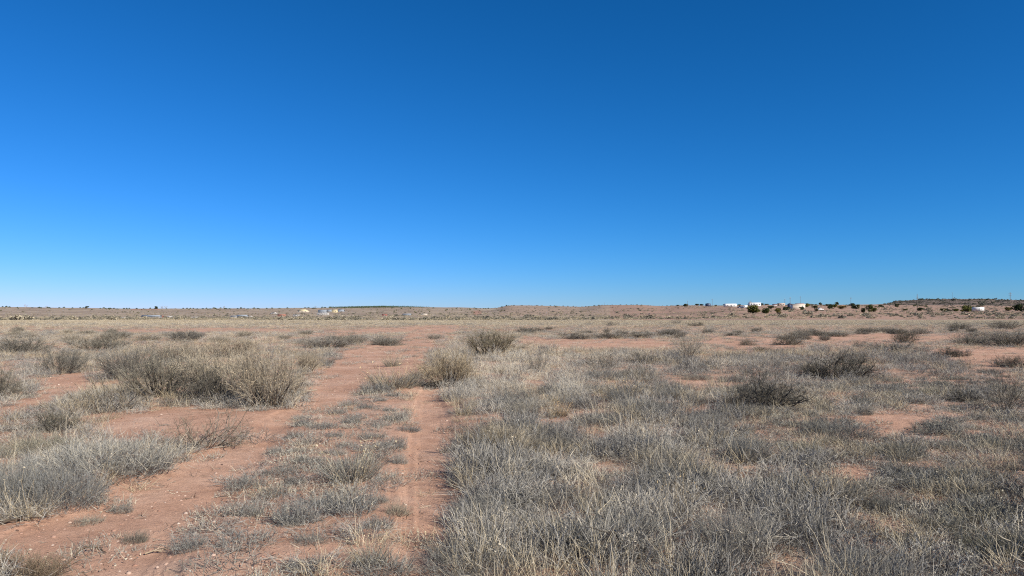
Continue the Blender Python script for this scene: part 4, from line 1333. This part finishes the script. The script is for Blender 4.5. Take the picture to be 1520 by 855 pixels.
building('shed', 'blue-grey roofed shed left of the small pale yellow house'.replace('left', 'west'), 489.5, 463.8, 8.5, 3.8, 'grey_wall', 'steel_roof', 'gable', (-.2,), .2, .55, .7, 0, cat='shed')
building('shed', 'blue-grey roofed shed east of the small pale yellow house', 506, 463.4, 10, 3.4, 'grey_wall', 'steel_roof', 'gable', (.2,), -.2, .6, .7, 0, cat='shed')
building('house', 'blue-grey house standing behind the long pale one', 479, 464.6, 12, 4.4, 'grey_wall', 'steel_roof', 'gable', (-.25, .25), 0, .55, .7, 0, cat='house')
building('mobile_home', 'long pale mobile home below the blue-grey house', 479.5, 468, 17, 3.2, 'dull', 'white', 'flat', (-.35, -.1, .2, .38), .05, .12, .3, 0, cat='mobile home')
building('shed', 'long grey shed with a steel roof behind brush', 225, 471.5, 26, 3.4, 'grey_wall', 'steel_roof', 'gable', (-.2, .1), .3, .5, .35, 0, cat='shed')
building('shed', 'dull red shed at the end of the long grey one', 238.5, 471.2, 7, 2.6, 'red_roof', 'red_roof', 'gable', (), 0, .4, .8, 0, cat='shed')
building('mobile_home', 'pale mobile home half sunk in brush on the far flat', 288, 471.8, 11, 2.2, 'dull', 'dull', 'flat', (-.3, 0, .3), .12, .14, .35, 0, cat='mobile home')
building('house', 'blue-grey low house far west of the yellow-roofed one', 360, 471, 15, 3.2, 'grey_wall', 'steel_roof', 'gable', (-.3, .3), 0, .5, .5, 0, cat='house')
building('house', 'small pale house beside the low blue-grey one', 347, 471.3, 8, 2.4, 'dull', 'steel_roof', 'gable', (-.2, .2), None, .35, .7, 0, cat='house')
building('shed', 'faded orange shed below the yellow-roofed house', 418.5, 469.6, 11, 3.2, 'orange', 'orange', 'gable', (), .1, .35, .6, 0, cat='shed')
building('shed', 'open-looking white frame shed beside the faded orange one', 440, 470.2, 8.5, 3.2, 'dull', 'steel_roof', 'flat', (-.25, .25), 0, .15, .6, 0, cat='shed')
building('house', 'low greyish house among brush below the wooded rise', 604, 468.8, 12, 2.6, 'grey_wall', 'steel_roof', 'gable', (-.2, .2), None, .5, .6, 0, cat='house')
building('house', 'pale pinkish house at the end of the low greyish one', 630, 468.8, 8, 2.4, 'tan_wall', 'cream', 'gable', (-.2, .2), None, .5, .6, 0, cat='house')
building('shed', 'small rust-red shed at the foot of the wooded rise', 571, 469.2, 7, 2.4, 'red_roof', 'red_roof', 'gable', (), 0, .4, .7, 0, cat='shed')
camper('pale trailer parked at the western end of the long grey shed', 216.5, 472.2, 5, 2.2, .1, 'dull', n_win=2)
camper('pale trailer on the far flat, nearer the red shed', 252, 471.6, 6, 2.2, -.1, 'dull', n_win=2)
camper('pale trailer on the far flat, set apart past its neighbour', 262, 471.8, 6, 2.0, .1, 'dull', n_win=2)
camper('whitish long trailer far out under the western slope', 162, 472.6, 14, 1.8, 0, 'dull', n_win=4)
camper('pale trailer at the frame side of the long grey shed, behind brush', 184, 472.8, 7, 1.8, 0, 'dull', n_win=3)


def car(name, label, px, base, wpx, col, rz, bed=False, D=None):
    rt, D = root_at(name, px, base, rz, D)
    L = wpx * D / F; s = L / 4.8; d = 1.85 * min(s, 1.15)
    lo = [(-2.4, .45), (2.4, .45), (2.42, .95), (1.2, 1.05), (-1.5, 1.05), (-2.4, .9)] if not bed else [(-2.4, .45), (2.4, .45), (2.4, 1.05), (-1.3, 1.05), (-2.4, .95)]
    MB().prism([(x * s, z * s) for x, z in lo], -d / 2, d / 2).build('body', M[col], rt)
    cb = [(-1.5, 1.053), (1.9, 1.053), (1.4, 1.62), (-.6, 1.65)] if not bed else [(-1.2, 1.053), (.7, 1.053), (.5, 1.75), (-.6, 1.75)]
    MB().prism([(x * s, z * s) for x, z in cb], -d / 2 + .08, d / 2 - .08).build('cabin', M[col], rt)
    for sy in (-1, 1):
        MB().box((.1 if not bed else -.2) * s, sy * (d / 2 - .075), 1.15 * s, (1.6 if not bed else .8) * s, .03, .36 * s, top=(.85, 1)).build('window', M['glass'], rt)
        for sx in (-1.5, 1.5): wheel(rt, sx * s, sy * (d / 2 - .1), .37 * s)
        MB().box(-2.41 * s, sy * d * .36, .68 * s, .05, .25, .16).build('headlight', M['insul'], rt)
    tag(rt, label, 'car' if not bed else 'pickup')


car('pickup_truck', 'dark pickup parked between the travel trailer and the white van', 1099, 457.2, 9, 'dark_blue', .3, True)
car('pickup_truck', 'white pickup parked among low junipers past the cream building', 1217, 460.5, 10, 'white', .2, True)
car('parked_car', 'pale car beside the faded orange shed', 406.5, 467, 10, 'dull', 0)
car('parked_car', 'pale car standing at the tail of the low blue-grey house', 372, 471, 6, 'dull', .2)
rt, D = root_at('van', 1105.5, 457.4, .15)
w, h = 6.5 * D / F, 4.2 * D / F
MB().prism([(-w / 2, .35), (w / 2, .35), (w / 2, h), (-w * .28, h), (-w * .42, h * .6), (-w / 2, h * .5)], -.95, .95).build('body', M['white'], rt)
for sy in (-1, 1):
    MB().box(-w * .24, sy * .96, h * .56, w * .18, .03, h * .28).build('window', M['glass'], rt)
    for sx in (-.3, .3): wheel(rt, sx * w, sy * .85, .36)
tag(rt, 'white van parked between the dark pickup and the big juniper', 'van')

# tanks and dome
def tank(label, px, base, wpx, hpx, D=None, col='dark_blue'):
    rt, D = root_at('water_tank', px, base, 0, D); r, h = wpx * D / F / 2, hpx * D / F
    MB().cyl((0, 0, -.5), (0, 0, h * .82), r, n=28).build('shell', M[col], rt)
    MB().cyl((0, 0, h * .823), (0, 0, h), r * 1.03, r * .25, n=28).build('lid', M[col], rt)
    MB().cyl((r * .7, -r * .8, 0), (r * .7, -r * .8, h * .8), .06, n=6).build('pipe', M['trim'], rt)
    tag(rt, label, 'tank')
tank('dark water tank standing against the end of the cream metal building', 1172.3, 457.8, 6.5, 7.8)
tank('squat dark water tank on the crest of the red rise', 1051, 454.4, 8, 4.6)
rt, D = root_at('dome_shelter', 1269, 453.2, 0, 700); r = 2.6 * D / F
V = []; k1, k2 = 6, 20
for i in range(k1 + 1):
    t = math.pi / 2 * i / k1
    for j in range(k2): V.append((r * math.cos(t) * math.cos(6.2832 * j / k2), r * math.cos(t) * math.sin(6.2832 * j / k2), r * 1.5 * math.sin(t) - .3))
m = MB(); m.add(V, [(i * k2 + j, i * k2 + (j + 1) % k2, (i + 1) * k2 + (j + 1) % k2, (i + 1) * k2 + j) for i in range(k1) for j in range(k2)])
m.build('shell', M['white'], rt); MB().box(0, -r * .97, 0, 1.0, .2, 2.0).build('door', M['trim'], rt)
tag(rt, 'small white dome on the skyline behind a round juniper', 'dome')


def power_pole(label, px, base, hpx, D, arms=(.93,), braces=True, r=.16, aw=2.4):
    x, D = far(px, base, D); h = hpx * D / F
    rt = empty('power_pole', (x, D, tz(x, D) - .3))
    MB().cyl((0, 0, 0), (0, 0, h), r, r * .7, n=10).build('pole', M['pole_wood'], rt)
    for a in arms:
        o = MB().box(0, -.18, h * a, aw, .14, .16).build('crossarm', M['pole_wood'], rt)
        for u in (-.45, -.18, .18, .45):
            MB().cyl((u * aw, -.18, h * a + .16), (u * aw, -.18, h * a + .5), .09, .05, n=8).build('insulator', M['insul'], o)
    tag(rt, label, 'power pole')
power_pole('tall wooden power pole with side arms before the mesa end', 1361.5, 458.5, 23.5, 650, (.80, .72), r=.24)
power_pole('wooden power pole with pale insulators beside the frame-edge juniper', 1499.5, 459, 26, 650, (.90, .82), aw=3.0, r=.24)
power_pole('bare thin power pole beside the dark water tank', 1172.8, 456, 15, 560, (.9,), aw=1.2)
power_pole('bare thin power pole behind the pinkish tan house', 1165, 454, 10.5, 700, (.92,), aw=1.2)
power_pole('faint far power pole above the white dome', 1263, 453, 15, 800, (.86,), aw=2.2)
power_pole('faint far power pole on the crest by the lone round juniper', 1020.5, 455, 9, 900, (.92,), aw=1.6)
power_pole('faint far power pole past the squat dark tank', 1057.3, 455, 11, 900, (.92,), aw=1.6)
power_pole('small faint power pole on the bare middle hill', 897, 454, 5, 1300, (.92,), aw=1.6)
power_pole('small faint power pole on the mesa rim', 1413.5, 446, 11, 2150, (.9,), aw=3.0, r=.3)
power_pole('small faint power pole behind the red-roofed house', 1188, 453.5, 13, 950, (.9,), aw=2.0)

# ------------------------------------------------------------------ light, sky, camera
world = bpy.data.worlds.new('World'); scene.world = world; world.use_nodes = True
nt = world.node_tree; bg = nt.nodes['Background']
sk = nt.nodes.new('ShaderNodeTexSky'); sk.sky_type = 'NISHITA'; sk.sun_disc = False
sk.sun_elevation = math.radians(SUN_EL); sk.sun_rotation = math.radians(SUN_AZ)
sk.altitude = 1500; sk.air_density = 1.0; sk.dust_density = .1; sk.ozone_density = 5
def vm(op, inp, val):
    n = nt.nodes.new('ShaderNodeVectorMath'); n.operation = op
    nt.links.new(inp, n.inputs[0])
    if op == 'SCALE': n.inputs['Scale'].default_value = val
    else: n.inputs[1].default_value = val
    return n.outputs[0]
s = vm('SCALE', sk.outputs[0], .1)                       # the camera's deep, saturated rendering of a clear desert sky
s = vm('POWER', s, (1.88, 1.08, 1.12))
s = vm('MULTIPLY', s, (.50, .545, .90))
s = vm('SCALE', s, 10)
nt.links.new(s, bg.inputs[0]); bg.inputs[1].default_value = .1

sun = bpy.data.lights.new('sun', 'SUN'); sun.energy = 5.0; sun.angle = math.radians(.53); sun.color = (1, .95, .87)
so = bpy.data.objects.new('sun', sun); COL.objects.link(so)
az, el = math.radians(SUN_AZ), math.radians(SUN_EL)
dirv = Vector((math.sin(az) * math.cos(el), math.cos(az) * math.cos(el), math.sin(el)))
so.rotation_euler = dirv.to_track_quat('Z', 'Y').to_euler(); so.location = (20, -20, 30)

cam = bpy.data.cameras.new('camera'); co = bpy.data.objects.new('camera', cam); COL.objects.link(co)
cam.sensor_width = 36; cam.lens = F / 1520 * 36; cam.shift_y = (HOR - 427.5) / 1520
co.location = (0, 0, EYE); co.rotation_euler = (math.pi / 2, 0, 0)
cam.clip_start = .05; cam.clip_end = 12000
scene.camera = co
scene.render.resolution_x, scene.render.resolution_y = 1024, 576
vs = scene.view_settings
vs.view_transform = 'Standard'; vs.look = 'None'; vs.exposure = .5; vs.gamma = 1
scene.render.engine = 'CYCLES'
scene.cycles.max_bounces = 6; scene.cycles.diffuse_bounces = 5
scene.cycles.use_denoising = False
scene.cycles.pixel_filter_type = 'BLACKMAN_HARRIS'; scene.cycles.filter_width = 1.15
